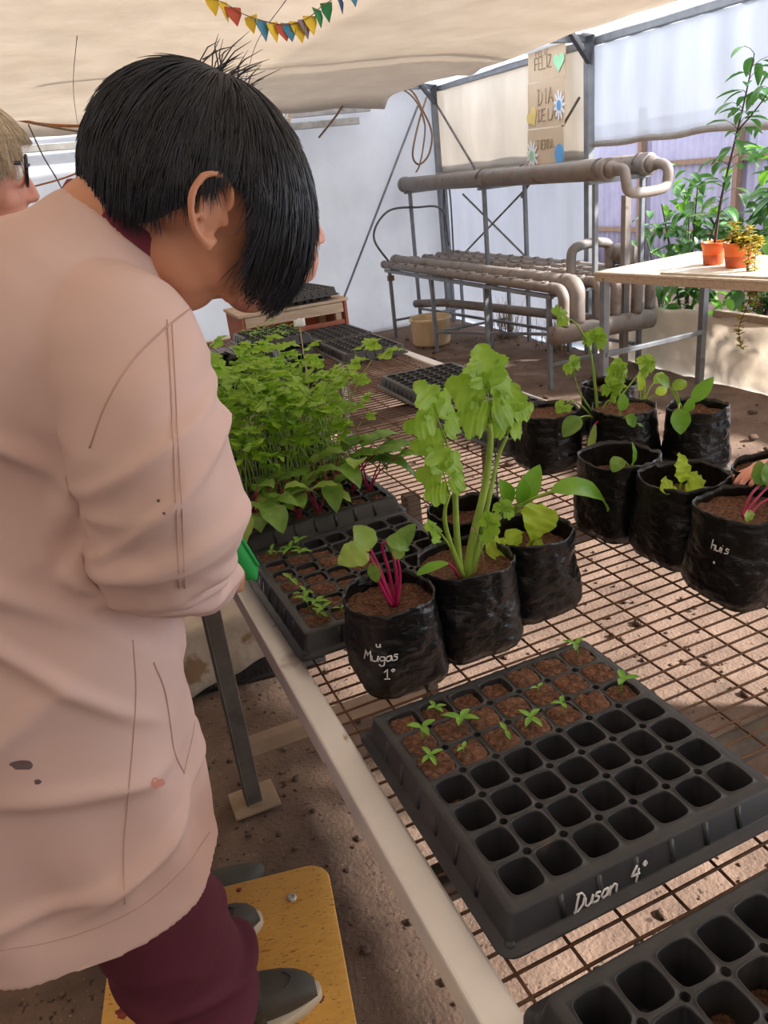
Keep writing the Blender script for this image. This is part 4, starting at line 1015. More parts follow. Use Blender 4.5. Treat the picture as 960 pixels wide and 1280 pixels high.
for k, (pts, d, Lf, Wf, up) in enumerate((
    ([(848, 628, 1.05), (850, 612, 1.045), (852, 602, 1.04)], (.1, 0, 1), .058, .034, (-.1, -1, .1)),
    ([(850, 628, 1.045), (858, 612, 1.04), (862, 606, 1.03)], (.8, -.1, .4), .036, .040, (0, -.7, .7)),
    ([(846, 628, 1.045), (842, 614, 1.04), (840, 608, 1.03)], (-.7, -.3, .2), .034, .040, (0, -.7, .7)),
    ([(850, 630, 1.04), (854, 616, 1.03), (858, 612, 1.015)], (.6, -.5, .2), .034, .038, (0, -.6, .8)))):
    stalk_leaf(b, None, L_(b, *pts), .003, .0022, Lf, Wf, 'oval', 'lettuce', 'lettuce', up, d, .6, .10, .085, seed=k * 3 + 1, nu=24)
b = bag('r3', 'black grow bag of magenta stalked beet, cut by the right edge', G2, .86)
for k, (pts, d, Lf, Wf, lm, up) in enumerate((
    ([(930, 646, .88), (942, 628, .88), (960, 608, .885)], (.4, .0, .7), .06, .045, 'beet', (-.4, -1, .4)),
    ([(934, 648, .875), (950, 630, .88), (972, 618, .88)], (.7, .0, .5), .06, .045, 'beet', (-.4, -1, .4)),
    ([(928, 646, .885), (938, 620, .89), (950, 606, .90)], (.15, .1, .8), .045, .036, 'beet', (-.3, -1, .4)),
    ([(931, 648, .87), (934, 643, .855), (935, 639, .845)], (-.05, -.45, -.9), .022, .022, 'beet_pale', (0, -1, .2)))):
    stalk_leaf(b, None, L_(b, *pts), .0028, .0018, Lf, Wf, 'oval', lm, 'beet_stalk', up, d, .7, .04, .1, seed=k + 9)
fnb = on_bag(G2['r3'][2:], -3.02, .105)
for wd, dx, dz, hh in (('huis', 0, 0, .018), ('o', .004, -.036, .014)):
    t = MB(); write(t, wd, lambda u, w: fnb(u + dx, w + dz), hh, .0010, .05, .1); t.build('handwriting', M['white'], b)
b = bag('r8', 'black grow bag of dark soil under the reaching hand, behind the right beet bag', G2, .90)
b = bag('r4', 'black grow bag with tall thin celery, leftmost of the back right row', G2, .86)
for k, (pts, d, Lf, Wf, nf, r0, up) in enumerate((
    ([(748, 520, 1.57), (744, 480, 1.57), (738, 440, 1.565), (724, 410, 1.56), (714, 400, 1.56)], (-.7, 0, .5), .060, .050, 3, .0036, (.2, -.7, .7)),
    ([(746, 520, 1.57), (744, 490, 1.57), (740, 455, 1.56), (739, 440, 1.555)], (.2, -.1, .6), .062, .055, 3, .0030, (-.2, -.9, .5)),
    ([(744, 520, 1.56), (724, 490, 1.55), (718, 470, 1.545)], (-.1, -.1, .6), .055, .048, 3, .0026, (0, -.9, .6)),
    ([(742, 522, 1.56), (725, 506, 1.545), (712, 500, 1.53)], (-.8, -.2, -.3), .048, .036, 3, .0028, (-.1, -.5, .9)),
    ([(752, 520, 1.57), (764, 500, 1.57), (770, 480, 1.57)], (.15, 0, .9), .066, .055, 5, .0034, (-.1, -1, .3)),
    ([(750, 521, 1.56), (757, 505, 1.55), (762, 500, 1.545)], (.1, -.2, .8), .058, .05, 4, .003, (-.1, -1, .3)),
    ([(755, 520, 1.57), (780, 490, 1.57), (800, 465, 1.57)], (.6, 0, .6), .055, .045, 4, .003, (-.3, -.9, .4)))):
    stalk_leaf(b, None, L_(b, *pts), r0, r0 * .55, Lf, Wf, 'lobed', 'celery', 'celery_stalk', up, d, fr=nf, seed=k + 30)
stalk_leaf(b, None, L_(b, (748, 524, 1.55), (735, 520, 1.52), (724, 522, 1.50)), .003, .002, .066, .046, 'oval', 'beet', 'celery_stalk', (-.3, -.6, .9), (-.75, -.2, -.25), .9, .02, .1)
stalk_leaf(b, None, L_(b, (765, 525, 1.56), (752, 524, 1.52), (744, 530, 1.49)), .003, .002, .080, .024, 'long', 'beet_pale', 'beet_stalk', (-.7, -.6, .6), (-.35, -.25, -.75), -.3, .02, .2)
b = bag('r5', 'black grow bag of crumbly soil with a low leafy plant, middle of back right row', G2, .90)
for k, (pts, d, Lf, Wf) in enumerate((([(772, 532, 1.45), (778, 524, 1.44), (784, 520, 1.43)], (.2, -.3, -.3), .036, .036), ([(776, 530, 1.45), (790, 522, 1.44), (795, 524, 1.43)], (.6, -.3, -.3), .034, .034), ([(774, 530, 1.46), (775, 520, 1.46), (776, 512, 1.46)], (.3, 0, .7), .045, .03))):
    stalk_leaf(b, None, L_(b, *pts), .0024, .0017, Lf, Wf, 'oval', 'chard', 'celery_stalk', (0, -.8, .7), d, .7, .03, .1, seed=k)
b = bag('r6', 'black grow bag with broad spoon shaped leaves, rightmost of the back right row', G2, .84)
for k, (pts, d, Lf, Wf, up, dr) in enumerate((
    ([(853, 518, 1.385), (850, 505, 1.37), (848, 512, 1.335)], (-.1, -.35, -.85), .060, .052, (-.2, -1, .3), .2),
    ([(857, 518, 1.385), (862, 508, 1.385), (866, 502, 1.385)], (.8, .0, .65), .082, .036, (-.5, -.7, .7), .1),
    ([(855, 520, 1.385), (859, 512, 1.375), (858, 514, 1.355)], (.1, -.2, .6), .036, .034, (0, -.9, .4), .4),
    ([(852, 518, 1.39), (846, 500, 1.39), (836, 482, 1.39)], (-.5, 0, .5), .048, .036, (.1, -.8, .6), .4),
    ([(852, 518, 1.39), (847, 495, 1.39), (842, 486, 1.39)], (.5, -.1, .3), .046, .030, (-.2, -.7, .8), .8))):
    stalk_leaf(b, None, L_(b, *pts), .0034, .0020, Lf, Wf, 'oval', 'chard' if k < 3 else 'celery', 'celery_stalk', up, d, dr, .02, .1, seed=k)
b = bag('r7', 'black grow bag of pale green leaves, farthest back by the white rail', G2, .82)
for k, (pts, d, Lf, Wf) in enumerate((([(800, 505, 1.68), (800, 495, 1.67), (800, 488, 1.66)], (.0, -.1, .8), .055, .030), ([(798, 505, 1.68), (790, 496, 1.67), (786, 490, 1.66)], (-.6, -.1, .4), .045, .030), ([(805, 505, 1.68), (815, 496, 1.67), (820, 492, 1.66)], (.7, -.1, .2), .045, .028), ([(803, 505, 1.69), (806, 480, 1.69), (803, 466, 1.69)], (.2, 0, .8), .05, .034), ([(803, 505, 1.69), (812, 485, 1.69), (818, 478, 1.69)], (.7, 0, .4), .05, .03))):
    stalk_leaf(b, None, L_(b, *pts), .003, .0019, Lf, Wf, 'oval', 'lettuce' if k < 3 else 'celery', 'celery_stalk', (0, -.8, .6), d, .5, .04, .1, seed=k + 5)
# --- crumpled empty bags at the far end of the table
def crumpled(label, x, y, r, h, seed, lean):
    o = grow_bag(label, x, y, r, h, seed, .3, seed, soil=.3, group='limp black bags at the far end of the table')
    for ch in list(o.children):
        if ch.name.startswith('soil'): bpy.data.objects.remove(ch)
        else:
            for v in ch.data.vertices:
                p = v.co; k = p.z / h
                v.co = V(p.x + lean * k * k * .05 + .014 * N3((p.x * 20, p.y * 20, p.z * 20), 1, seed), p.y + .014 * N3((p.x * 22, p.y * 22, p.z * 22), 1, seed + 5), p.z * (1 + .2 * N3((p.x * 14, p.y * 14, 0), 1, seed)))
    return o
crumpled('limp black bag with an open round mouth, at the far end behind the celery', .68, 2.80, .065, .22, 21.0, .4)
crumpled('limp black bag slumped left of the open mouthed one, behind the celery', .53, 2.76, .075, .18, 22.5, -.6)
crumpled('limp black bag slumped low to the right of the open mouthed one', .83, 2.86, .07, .13, 23.7, .6)
m = MB(); p0 = pt(374, 403, 2.0)
m.grid([[p0 + V(.008 * (i - 2), .004 * N3((i, j, 0), .9), .005 * (j - 2) + .006 * N3((i, j, 4), .8)) for i in range(5)] for j in range(5)])
o = m.build('plant_label', M['white']); o.modifiers.new('t', 'SOLIDIFY').thickness = .001
m = MB(); m.tube([p0 + V(0, .002, -.008), p0 + V(0, .003, -.2), V(p0.x, p0.y, .905)], .0015, 5); m.build('stick', M['wood_old'], o)
tag(o, 'small crumpled white plant label standing among the celery tops', 'plant label')

# --- under and behind the table
def crate():
    r = thing('plastic_crate', 'black slatted plastic crate on the ground under the table', 'crate', (.33, 2.52, 0), -.1)
    m = MB(); W, D, H = .56, .36, .26
    for z in (.012, .09, .17, .25):
        for s in (-1, 1): m.beam((-W / 2, s * D / 2, z), (W / 2, s * D / 2, z), .012, .016); m.beam((s * W / 2, -D / 2, z), (s * W / 2, D / 2, z), .012, .016)
    for k in range(29):
        x = lerp(-W / 2, W / 2, k / 28)
        for s in (-1, 1): m.beam((x, s * D / 2, .0), (x, s * D / 2, H), .006, .008)
    for k in range(19):
        y = lerp(-D / 2, D / 2, k / 18)
        for s in (-1, 1): m.beam((s * W / 2, y, 0), (s * W / 2, y, H), .008, .006)
    m.box((0, 0, .008), (W, D, .008)); m.build('crate_body', M['crate'], r, smooth=False)
    s = MB()
    P = []
    for j in range(22):
        v = j / 21
        row = []
        for i in range(30):
            u = i / 29; x = lerp(-.30, .235, u)
            # lies over the crate top and hangs over the front with a slanting hem
            hang = .30 * (1 - .62 * u) ; s_ = v * (D + .02 + hang)
            if s_ < D + .02: y, z = D / 2 + .01 - s_, H + .015
            else: y, z = -D / 2 - .014 - .25 * (s_ - D - .02) * .35, H + .012 - (s_ - D - .02) * .95
            z += .018 * N3((u * 5, v * 5, 1), 1); y += .014 * N3((u * 6, v * 6, 4), 1) * (1 if z < H else 0)
            if z > H - .01: z += .05 * sin(PI * min(1, v * 1.8)) * sin(PI * u)
            row.append(V(x, y, max(.012, z)))
        P.append(row)
    s.grid(P); o = s.build('plastic_sack', M['sack'], None); o.modifiers.new('t', 'SOLIDIFY').thickness = .003
    o.location = r.location; o.rotation_euler = r.rotation_euler
    tag(o, 'dull creamy plastic sack draped over the black crate under the table', 'sack')
    g = MB(); rn = random.Random(2)
    pl = thing('low_plant', 'small dark green leafy plant on the ground behind the draped crate', 'plant', (.36, 2.96, 0))
    for k in range(26):
        a = rn.uniform(0, 6.28); h = rn.uniform(.16, .36)
        b0 = V(.05 * cos(a), .05 * sin(a), h * .6); leaf(g, b0, V(cos(a), sin(a), .6), V(0, 0, 1), .11, .05, 0, 'oval', .8, .15, 0, .03, 8)
        g.tube([(0, 0, 0), b0], .002, 4)
    g.build('foliage', M['bush'], pl)
crate()
def wood_crate():
    org = (1.13, 3.98, TZ); X0, X1, Y0, Y1, H = .84, 1.40, 3.83, 4.16, .18
    r = thing('wooden_crate', 'worn wooden crate with a red brown end panel at the far end of the table', 'crate', org)
    def bd(nm, p, q, w, h, mt): b = MB(); b.beam(p, q, w, h); b.build(nm, M[mt], r, smooth=False, bevel=.003, org=org)
    for k in range(3): y = Y0 + .052 + k * .112; bd('top_plank', (X0 - .01, y, TZ + H - .009), (X1 + .01, y, TZ + H - .009), .106, .016, 'wood_old')
    for y in (Y0 + .012, Y1 - .012):
        bd('side_board', (X0 + .02, y, TZ + H - .045), (X1 - .02, y, TZ + H - .045), .016, .050, 'wood_old'); bd('side_board', (X0 + .02, y, TZ + .045), (X1 - .02, y, TZ + .045), .016, .055, 'wood_red')
        for x in (X0 + .035, X1 - .045): bd('corner_post', (x, y + (.02 if y < 4 else -.02), TZ + .002), (x, y + (.02 if y < 4 else -.02), TZ + H - .018), .032, .028, 'wood_old')
    for x in (X0 + .008, X1 - .008): b = MB(); b.box((x, (Y0 + Y1) / 2, TZ + H / 2 - .008), (.016, Y1 - Y0, H - .018)); b.build('end_panel', M['wood_red'], r, smooth=False, bevel=.003, org=org)
    tray('black seedling tray on top of the wooden crate, behind the boy\'s fringe', 1.20, 4.0, z=TZ + H, me=TRAYL, rz=.1, group=None)
wood_crate()

# ------------------------------------------------------------------ pots on the shelf, bushes outside
def pot(label, x, y, r, h, z=.895):
    t = thing('flower_pot', label, 'potted plant', (x, y, z))
    m = MB(); m.lathe([(r * .74, 0), (r * .76, .004), (r * .86, h * .48), (r * .93, h * .8), (r * 1.0, h * .81), (r * 1.02, h * .98), (r * .99, h), (r * .94, h * .97), (r * .90, h * .84), (r * .6, h * .8)], 36, cap0=True)
    o = m.build('pot', M['orange'], t)
    b = MB(); b.lathe([(r * .745, .001), (r * .768, .004), (r * .862, h * .42), (r * .855, h * .45)], 36); b.build('lower_band', M['orange_dark'], o, recalc=True)  # darker orange around the lower part of the pot
    s = MB(); s.ball((0, 0, h * .80), (r * .9, r * .9, .012), 20, 8); s.build('soil', M['soil_dark'], t)
    return t
p = pot('orange pot with the tall dark stemmed sapling, on the plywood shelf', 3.62, 3.60, .072, .125)
rn = random.Random(6)
def sapling(root, pts, r0, nl, Lf, seed, side=.5):
    rn = random.Random(seed); P = spline(pts, 10); m = MB(); m.tube(P, [lerp(r0, r0 * .3, i / (len(P) - 1)) for i in range(len(P))], 7)
    st = m.build('stem', M['stem_dark'], root)
    for k in range(nl):
        t = lerp(.12, 1.0, k / (nl - 1)); q = P[int(t * (len(P) - 1))]; a = k * 2.4 + rn.uniform(-.4, .4)
        tw = MB(); dd = V(cos(a), sin(a), rn.uniform(.3, .8)).normalized(); ln = rn.uniform(.03, .10)
        e = q + dd * ln; tw.tube([q, q + dd * ln * .5 + V(0, 0, .008), e], [.002, .0016, .0012], 5)
        n3 = rn.choice((1, 2, 2, 3))
        for j in range(n3):
            leaf(tw, lerp(q, e, (1, .6, .35)[j]), V(cos(a + (j - .5) * 1.1 * (j > 0)), sin(a + (j - .5) * 1.1 * (j > 0)), rn.uniform(-.7, .35)), V(0, 0, 1), Lf * rn.uniform(.7, 1.2), Lf * rn.uniform(.34, .46), 1, 'oval', rn.uniform(.2, 1.0), .2, 0, .02, 8, k)
        tw.build('leaf_twig', [M['stem_dark'], M['sapling']], st, recalc=False)
sapling(p, [(0, 0, .09), (.01, -.02, .35), (.03, -.06, .60), (.03, -.12, .85), (.02, -.17, 1.05)], .009, 26, .12, 4)
sapling(p, [(.03, -.09, .70), (.02, -.22, .80), (.0, -.36, .93), (-.02, -.46, 1.02)], .005, 10, .11, 9)
p = pot('orange pot with yellow trailing succulent, at the right edge of the shelf', 3.60, 3.395, .088, .135)
rn = random.Random(16)
for k in range(9):
    a = rn.uniform(3.0, 5.6) if k < 7 else rn.uniform(0, 6); m = MB(); ln = (.55 if k == 0 else .42 if k == 1 else rn.uniform(.08, .26))
    if k == 0: a = 4.15
    if k == 1: a = 4.35
    cs = [(.03 * cos(a), .03 * sin(a), .12), (.085 * cos(a), .085 * sin(a), .150), (.115 * cos(a), .115 * sin(a), .09), (.125 * cos(a), .125 * sin(a), .0), (.13 * cos(a + .1), .13 * sin(a + .1), -.14), (.12 * cos(a - .1), .12 * sin(a - .1), -.30), (.125 * cos(a), .125 * sin(a), -.42)]
    if k < 2: cs = [(x * (1.55 if z < .1 else 1.15), y * (1.55 if z < .1 else 1.15), z) for x, y, z in cs]
    P = spline(cs, 8); P = P[:max(6, int(len(P) * min(1, ln / .55)))]
    m.tube(P, .002, 5, 1)
    for q in P[2:]:
        for j in range(4 if k > 1 else 3):
            b = rn.uniform(0, 6.28); leaf(m, q, V(cos(b), sin(b), rn.uniform(-.3, .8)), V(0, 0, 1), rn.uniform(.026, .044), .020, 0, 'oval', .3, .2, 0, 0, 5)
    m.build('trailing_stem', [M['succulent'], M['stem_dark']], p, recalc=False)
for k in range(5):
    m = MB(); rr = random.Random(k + 70); b0 = V(.05 * rr.uniform(-1, 1), .05 * rr.uniform(-1, 1), .12); hh = rr.uniform(.06, .12)
    m.tube([b0, b0 + V(0, 0, hh)], .002, 5, 1)
    for j in range(26):
        b = rr.uniform(0, 6.28); q = b0 + V(0, 0, hh * rr.random()); leaf(m, q, V(cos(b), sin(b), rr.uniform(0, .9)), V(0, 0, 1), rr.uniform(.028, .048), .022, 0, 'oval', .3, .2, 0, 0, 5)
    m.build('upright_stem', [M['succulent'], M['stem_dark']], p, recalc=False)
def bush(label, x, y, w, h, n, Lf, seed, mt='bush', low=.1, stems=4):
    t = thing('leafy_bush', label, 'bush', (x, y, -.01), 0, 'bushes outside the opening'); rn = random.Random(seed)
    m = MB()
    tips = []
    for k in range(stems):
        a = rn.uniform(0, 6.28); e = V(w * .55 * cos(a), w * .55 * sin(a), h * rn.uniform(.75, 1.0)); P = spline([(0, 0, 0), (e.x * .25, e.y * .25, h * .3), (e.x * .7, e.y * .7, h * .65), e], 6)
        m.tube(P, [lerp(.014, .004, i / (len(P) - 1)) for i in range(len(P))], 6); tips.append(P)
    m.build('stem', M['stem_dark'], t)
    f = MB()
    for k in range(n):
        P = rn.choice(tips); q = P[rn.randrange(int(len(P) * low), len(P))] + V(rn.gauss(0, w * .22), rn.gauss(0, w * .22), rn.gauss(0, h * .07))
        if q.z < .05: q.z = .06
        a = rn.uniform(0, 6.28)
        leaf(f, q, V(cos(a), sin(a), rn.uniform(-.8, .3)), V(rn.gauss(0, .3), rn.gauss(0, .3), 1), Lf * rn.uniform(.6, 1.2), Lf * rn.uniform(.3, .48), 1 if rn.random() < .22 else 0, 'oval', rn.uniform(.1, 1.1), .2, 0, .02, 6, k)
    f.build('foliage', [M[mt], M['bush_light']], t, recalc=False)
bush('dark green broad leaved bush outside the opening, right behind the rack end', 4.62, 4.85, .50, 1.35, 280, .16, 1)
bush('dark green broad leaved bush behind the left part of the plywood shelf', 4.72, 4.25, .62, 1.45, 360, .18, 2, low=.33)
bush('tall leafy bush outside, behind the sapling stem', 4.95, 3.95, .6, 1.75, 330, .17, 3, low=.3)
bush('green leafy bush outside, low behind the succulent pot', 4.78, 3.45, .60, 1.15, 140, .15, 4, low=.5)
bush('leafy bush outside, at the right edge behind the shelf', 4.85, 2.75, .6, 1.25, 60, .16, 5, low=.5)
bush('sparse slender bush seen through the upper pipes, near the bay post', 4.85, 5.35, .35, 1.05, 46, .13, 6, stems=2)
# ------------------------------------------------------------------ people
class Frame:
    def __init__(s, c, F, Sd, U, k=1.0): s.c, s.F, s.S, s.U, s.k = V(c), V(F).normalized(), V(Sd).normalized(), V(U).normalized(), k
    def __call__(s, f, a, u): return s.c + (s.F * f + s.S * a + s.U * u) * s.k
    def rot(s): return Matrix((s.F, s.S, s.U)).transposed()
def pitch_frame(c, ang, k=1.0, yaw=0.0):
    """face direction tilted down by ang, yaw about z; near side = -Y when yaw = 0"""
    F = V(cos(ang), 0, -sin(ang)); U = V(sin(ang), 0, cos(ang)); Sd = V(0, -1, 0)
    Rz = Matrix.Rotation(yaw, 3, 'Z'); return Frame(c, Rz @ F, Rz @ Sd, Rz @ U, k)
def head_shapes(m, h):
    Rm = h.rot(); k = h.k
    def B(f, a, u, r, M2=None): m.ball(h(f, a, u), [x * k for x in r], 24, 16, 0, Rm @ M2 if M2 else Rm)
    B(-.008, 0, .012, (.090, .073, .086)); B(.03, 0, -.03, (.060, .062, .07)); B(.04, 0, -.065, (.050, .050, .045)); B(.062, 0, -.088, (.022, .026, .018))
    for s in (1, -1):
        B(.052, s * .034, -.040, (.026, .024, .026)); B(.030, s * .040, -.062, (.040, .016, .030)); B(.066, s * .030, .014, (.022, .026, .010))
        B(.074, s * .030, -.004, (.012, .017, .011))                                       # closed lids
        B(.089, s * .0105, -.040, (.009, .007, .007))
        E = Matrix.Rotation(-.72, 3, 'Y')
        e0 = V(.007, s * .076, -.018)
        def EP(x, y, z): q = E @ V(x * 1.32 + .003, 0, z * 1.12); y = y * 1.25; return h(e0.x + q.x, e0.y + s * (y + .25 * max(0, -x)), e0.z + q.z)
        m.ball(EP(-.004, .002, .002), (.018 * k, .0045 * k, .027 * k), 16, 10, 0, Rm @ E)
        rim = [EP(x, y, z) for x, y, z in ((.012, .004, .006), (.010, .008, .020), (.001, .010, .030), (-.012, .011, .026), (-.018, .012, .010), (-.016, .011, -.006), (-.010, .009, -.018), (.000, .007, -.026), (.007, .004, -.020))]
        m.tube(spline(rim, 4), .0042 * k, 8)
        m.ball(EP(.011, .004, -.004), (.004 * k, .004 * k, .007 * k), 10, 8, 0, Rm @ E)           # tragus
        m.ball(EP(.001, .006, -.026), (.007 * k, .005 * k, .008 * k), 10, 8, 0, Rm @ E)           # lobe
        m.tube([EP(-.008, .007, .018), EP(-.011, .008, .006), EP(-.008, .007, -.008)], .003 * k, 8)
    m.cap_(h(.080, 0, .006), h(.094, 0, -.030), .009 * k, .0115 * k, 14); B(.095, 0, -.036, (.0125, .0115, .010))
    B(.078, 0, -.061, (.012, .021, .0055)); B(.076, 0, -.071, (.012, .018, .006)); B(.066, 0, -.064, (.020, .026, .020))
    m.cap_(h(-.026, 0, -.03), h(-.034, 0, -.10), .047 * k, .047 * k, 18)
def hand_shapes(m, W, D, Nn, k=1.0, curl=(.5, .6, .4), thumb=.5, spread=.12, flip=1):
    """W wrist, D towards the fingers, Nn out of the palm; five separate fingers"""
    W, D, Nn = V(W), V(D).normalized(), V(Nn).normalized(); Nn = (Nn - D * D.dot(Nn)).normalized(); T = D.cross(Nn) * flip
    def P(d, t, n): return W + (D * d + T * t + Nn * n) * k
    r = .0075
    for j, (t0, ln, rr) in enumerate(((.026, .066, 1), (.009, .074, 1.05), (-.009, .069, 1), (-.026, .054, .88))):
        m.cap_(P(.008, t0 * .45, 0), P(.072, t0, 0), .013 * k, .0105 * k, 12)
        p = P(.074, t0, 0); a = 0.0; sp = spread * (t0 / .026)
        for q, L in enumerate((.45, .31, .24)):
            a += curl[q]; dv = (D * cos(a) + Nn * sin(a) + T * sp * cos(a)).normalized(); e = p + dv * (ln * L * k)
            m.cap_(p, e, r * rr * k * (1.08, .98, .88)[q], r * rr * k * (.98, .88, .74)[q], 12); p = e
    p = P(.018, .022, .004); dv = (D * .62 + T * .75 + Nn * .35 * thumb * 2).normalized()
    for q, (L, r0, r1) in enumerate(((.036, .013, .0105), (.028, .0100, .0090), (.023, .0090, .0075))):
        e = p + dv * L * k; m.cap_(p, e, r0 * k, r1 * k, 12); p = e; dv = (dv + D * .35 + Nn * .25 * thumb).normalized()
    m.cap_(P(-.03, 0, 0), P(.02, 0, 0), .021 * k, .022 * k, 14)

def hair(name, parent, h, mt, R, low, n=1500, seed=1, whorl=(-.05, 0, .10), length=(.055, .12), org=None, wid=.0016, lift=.010, cap=True, extra=None, grav=.0):
    """a cap of locks: strands run from the whorl over the skull ellipsoid R down to the hairline low(angle from the front)"""
    rn = random.Random(seed); k = h.k; Rf, Rs, Ru = R
    w = V(whorl[0] / Rf, whorl[1] / Rs, whorl[2] / Ru).normalized()
    t1 = w.cross(V(0, 1, 0)).normalized(); t2 = w.cross(t1)
    def dirn(phi, t): return w * cos(t) + (t1 * cos(phi) + t2 * sin(phi)) * sin(t)
    def tend(phi):
        for i in range(8, 64):
            t = i * .05; p = dirn(phi, t); q = V(p.x * Rf, p.y * Rs, p.z * Ru); al = math.degrees(math.atan2(abs(q.y), q.x))
            if q.z < low(al): return t
        return 3.0
    TE = [tend(2 * PI * i / 180) for i in range(180)]
    TE = [sum(TE[(i + d) % 180] for d in (-1, 0, 1)) / 3 for i in range(180)]
    def te(phi): return TE[int(phi / (2 * PI) * 180) % 180]
    def pos(phi, t, s): p = dirn(phi, t) * s; return h(p.x * Rf, p.y * Rs, p.z * Ru)
    m = MB()
    if cap:
        rings = []
        for i in range(22):
            f = i / 21; rings.append([pos(2 * PI * q / 120, max(.02, te(2 * PI * q / 120) * f), .955 + .012 * N3((cos(2 * PI * q / 120) * 9, sin(2 * PI * q / 120) * 9, f * 2), 1)) for q in range(120)])
        rings.append([pos(2 * PI * q / 120, te(2 * PI * q / 120) * .99, .86) for q in range(120)])
        m.loft(rings, True, False)
    for s in range(n):
        phi = rn.uniform(0, 2 * PI); T = te(phi) * (rn.uniform(.96, 1.05) + .035 * N3((cos(phi) * 14, sin(phi) * 14, seed), 1))
        t0 = T * rn.random() ** .8 * .80 if rn.random() < .9 else .03
        ln = rn.uniform(*length) / .10; tE = min(T, t0 + ln)
        if tE - t0 < .25: t0 = max(.02, tE - .45)
        lay = rn.uniform(0, 1); sw = rn.gauss(0, .07); pts = []; ph0 = phi
        for q in range(8):
            f = q / 7; t = lerp(t0, tE, f)
            sc = .960 + .034 * lay * sin(min(1, f * 1.8) * PI / 2) + .010 * N3((cos(ph0) * 8, sin(ph0) * 8, t * 2.2), 1) + lift * f * f * lay / .1
            clump = .045 * sin(ph0 * 31 + t * 3) * f + .03 * sin(ph0 * 13 - t * 2) * f
            pts.append(pos((ph0 + (sw + clump) * f) % (2 * PI), t, sc)); dq = dirn(ph0, t)
            if grav: pts[-1] = pts[-1] + h.F * (grav * f ** 2 * sstep(.45, .95, dq.x) * (.4 + .9 * lay))
        m.tube(pts, [wid * (.55 if q == 0 else 1 if q < 5 else (.75, .5, .2)[q - 5]) for q in range(8)], 3, cap=False)
    if extra: extra(m, h, rn)
    return m.build(name, M[mt], parent, org=org, recalc=False)

def ring_loft(m, rs, n=72, e=2.3):
    """rings: (centre, rx front-back, ry, tilt, [front dir yaw])"""
    out = []
    for (c, rx, ry, th) in rs:
        ax = V(cos(th), 0, -sin(th)); ring = []
        for k in range(n):
            a = 2 * PI * k / n; s = 1 / (abs(cos(a)) ** e + abs(sin(a)) ** e) ** (1 / e)
            ring.append(V(c) + ax * (rx * s * cos(a)) + V(0, 1, 0) * (ry * s * sin(a)))
        out.append(ring)
    return out
def dens(rs, n=6):
    """interpolate ring parameters smoothly"""
    C = spline([r[0] for r in rs], n); A = spline([V(r[1], r[2], r[3]) for r in rs], n)
    return [(c, a.x, a.y, a.z) for c, a in zip(C, A)]

# --- the wooden seat the child stands on
SZ = .40
def stool():
    c = (-.015, .945, 0); rz = -.20
    r = thing('school_chair', 'yellow painted plywood school seat used as a step, worn and paint splashed', 'chair', c, rz)
    def rrect(hx, hy, cr, z):
        pts = []
        for (sx, sy, a0) in ((1, 1, 0), (-1, 1, PI / 2), (-1, -1, PI), (1, -1, 1.5 * PI)):
            for k in range(9):
                a = a0 + PI / 2 * k / 8; pts.append(V(sx * (hx - cr) + cr * cos(a), sy * (hy - cr) + cr * sin(a), z))
        return pts
    m = MB(); m.loft([rrect(.197, .197, .04, SZ - .014), rrect(.200, .200, .042, SZ - .012), rrect(.200, .200, .042, SZ - .002), rrect(.198, .198, .04, SZ)])
    s = m.build('seat', M['yellow'], r)
    for p in ((.125, .135), (-.125, .135), (.125, -.135), (-.125, -.135)):
        b = MB(); b.lathe([(.0095, 0), (.009, .0025), (.004, .0035), (.0035, .0015), (.0008, .0015)], 18, (p[0], p[1], SZ), cap1=True); b.build('bolt', M['steel_bolt'], s)
    rn = random.Random(4)
    for (x, y, q) in ((-.165, .0, .012), (-.12, -.05, .020), (.15, -.07, .007), (.03, .182, .005), (-.17, -.12, .008)):
        b = MB(); b.loft([[V(x + q * (1 + .25 * sin(k * 1.7)) * cos(2 * PI * k / 18), y + q * (1 + .2 * cos(k * 2.3)) * sin(2 * PI * k / 18), SZ + z) for k in range(18)] for z in (.0001, .0006)]); b.build('paint_splash', M['red_paint'], s)
    for sx in (-1, 1):
        for sy in (-1, 1):
            b = MB(); b.tube(spline([(sx * .14, sy * .15, SZ - .025), (sx * .155, sy * .165, SZ - .04), (sx * .160, sy * .172, SZ - .09), (sx * .168, sy * .18, .012)], 6), .0125, 12); b.build('leg', M['tube_dark'], r)
            f = MB(); f.lathe([(.016, -.008), (.017, .02), (.0135, .03)], 14, (sx * .168, sy * .18, 0), cap0=True); f.build('rubber_foot', M['crate'], r)
    b = MB(); b.tube([(-.14, -.15, SZ - .025), (-.14, .15, SZ - .025)], .011, 10); b.build('frame_bar', M['tube_dark'], r)
    b = MB(); b.tube([(.14, -.15, SZ - .025), (.14, .15, SZ - .025)], .011, 10); b.build('frame_bar', M['tube_dark'], r)
stool()

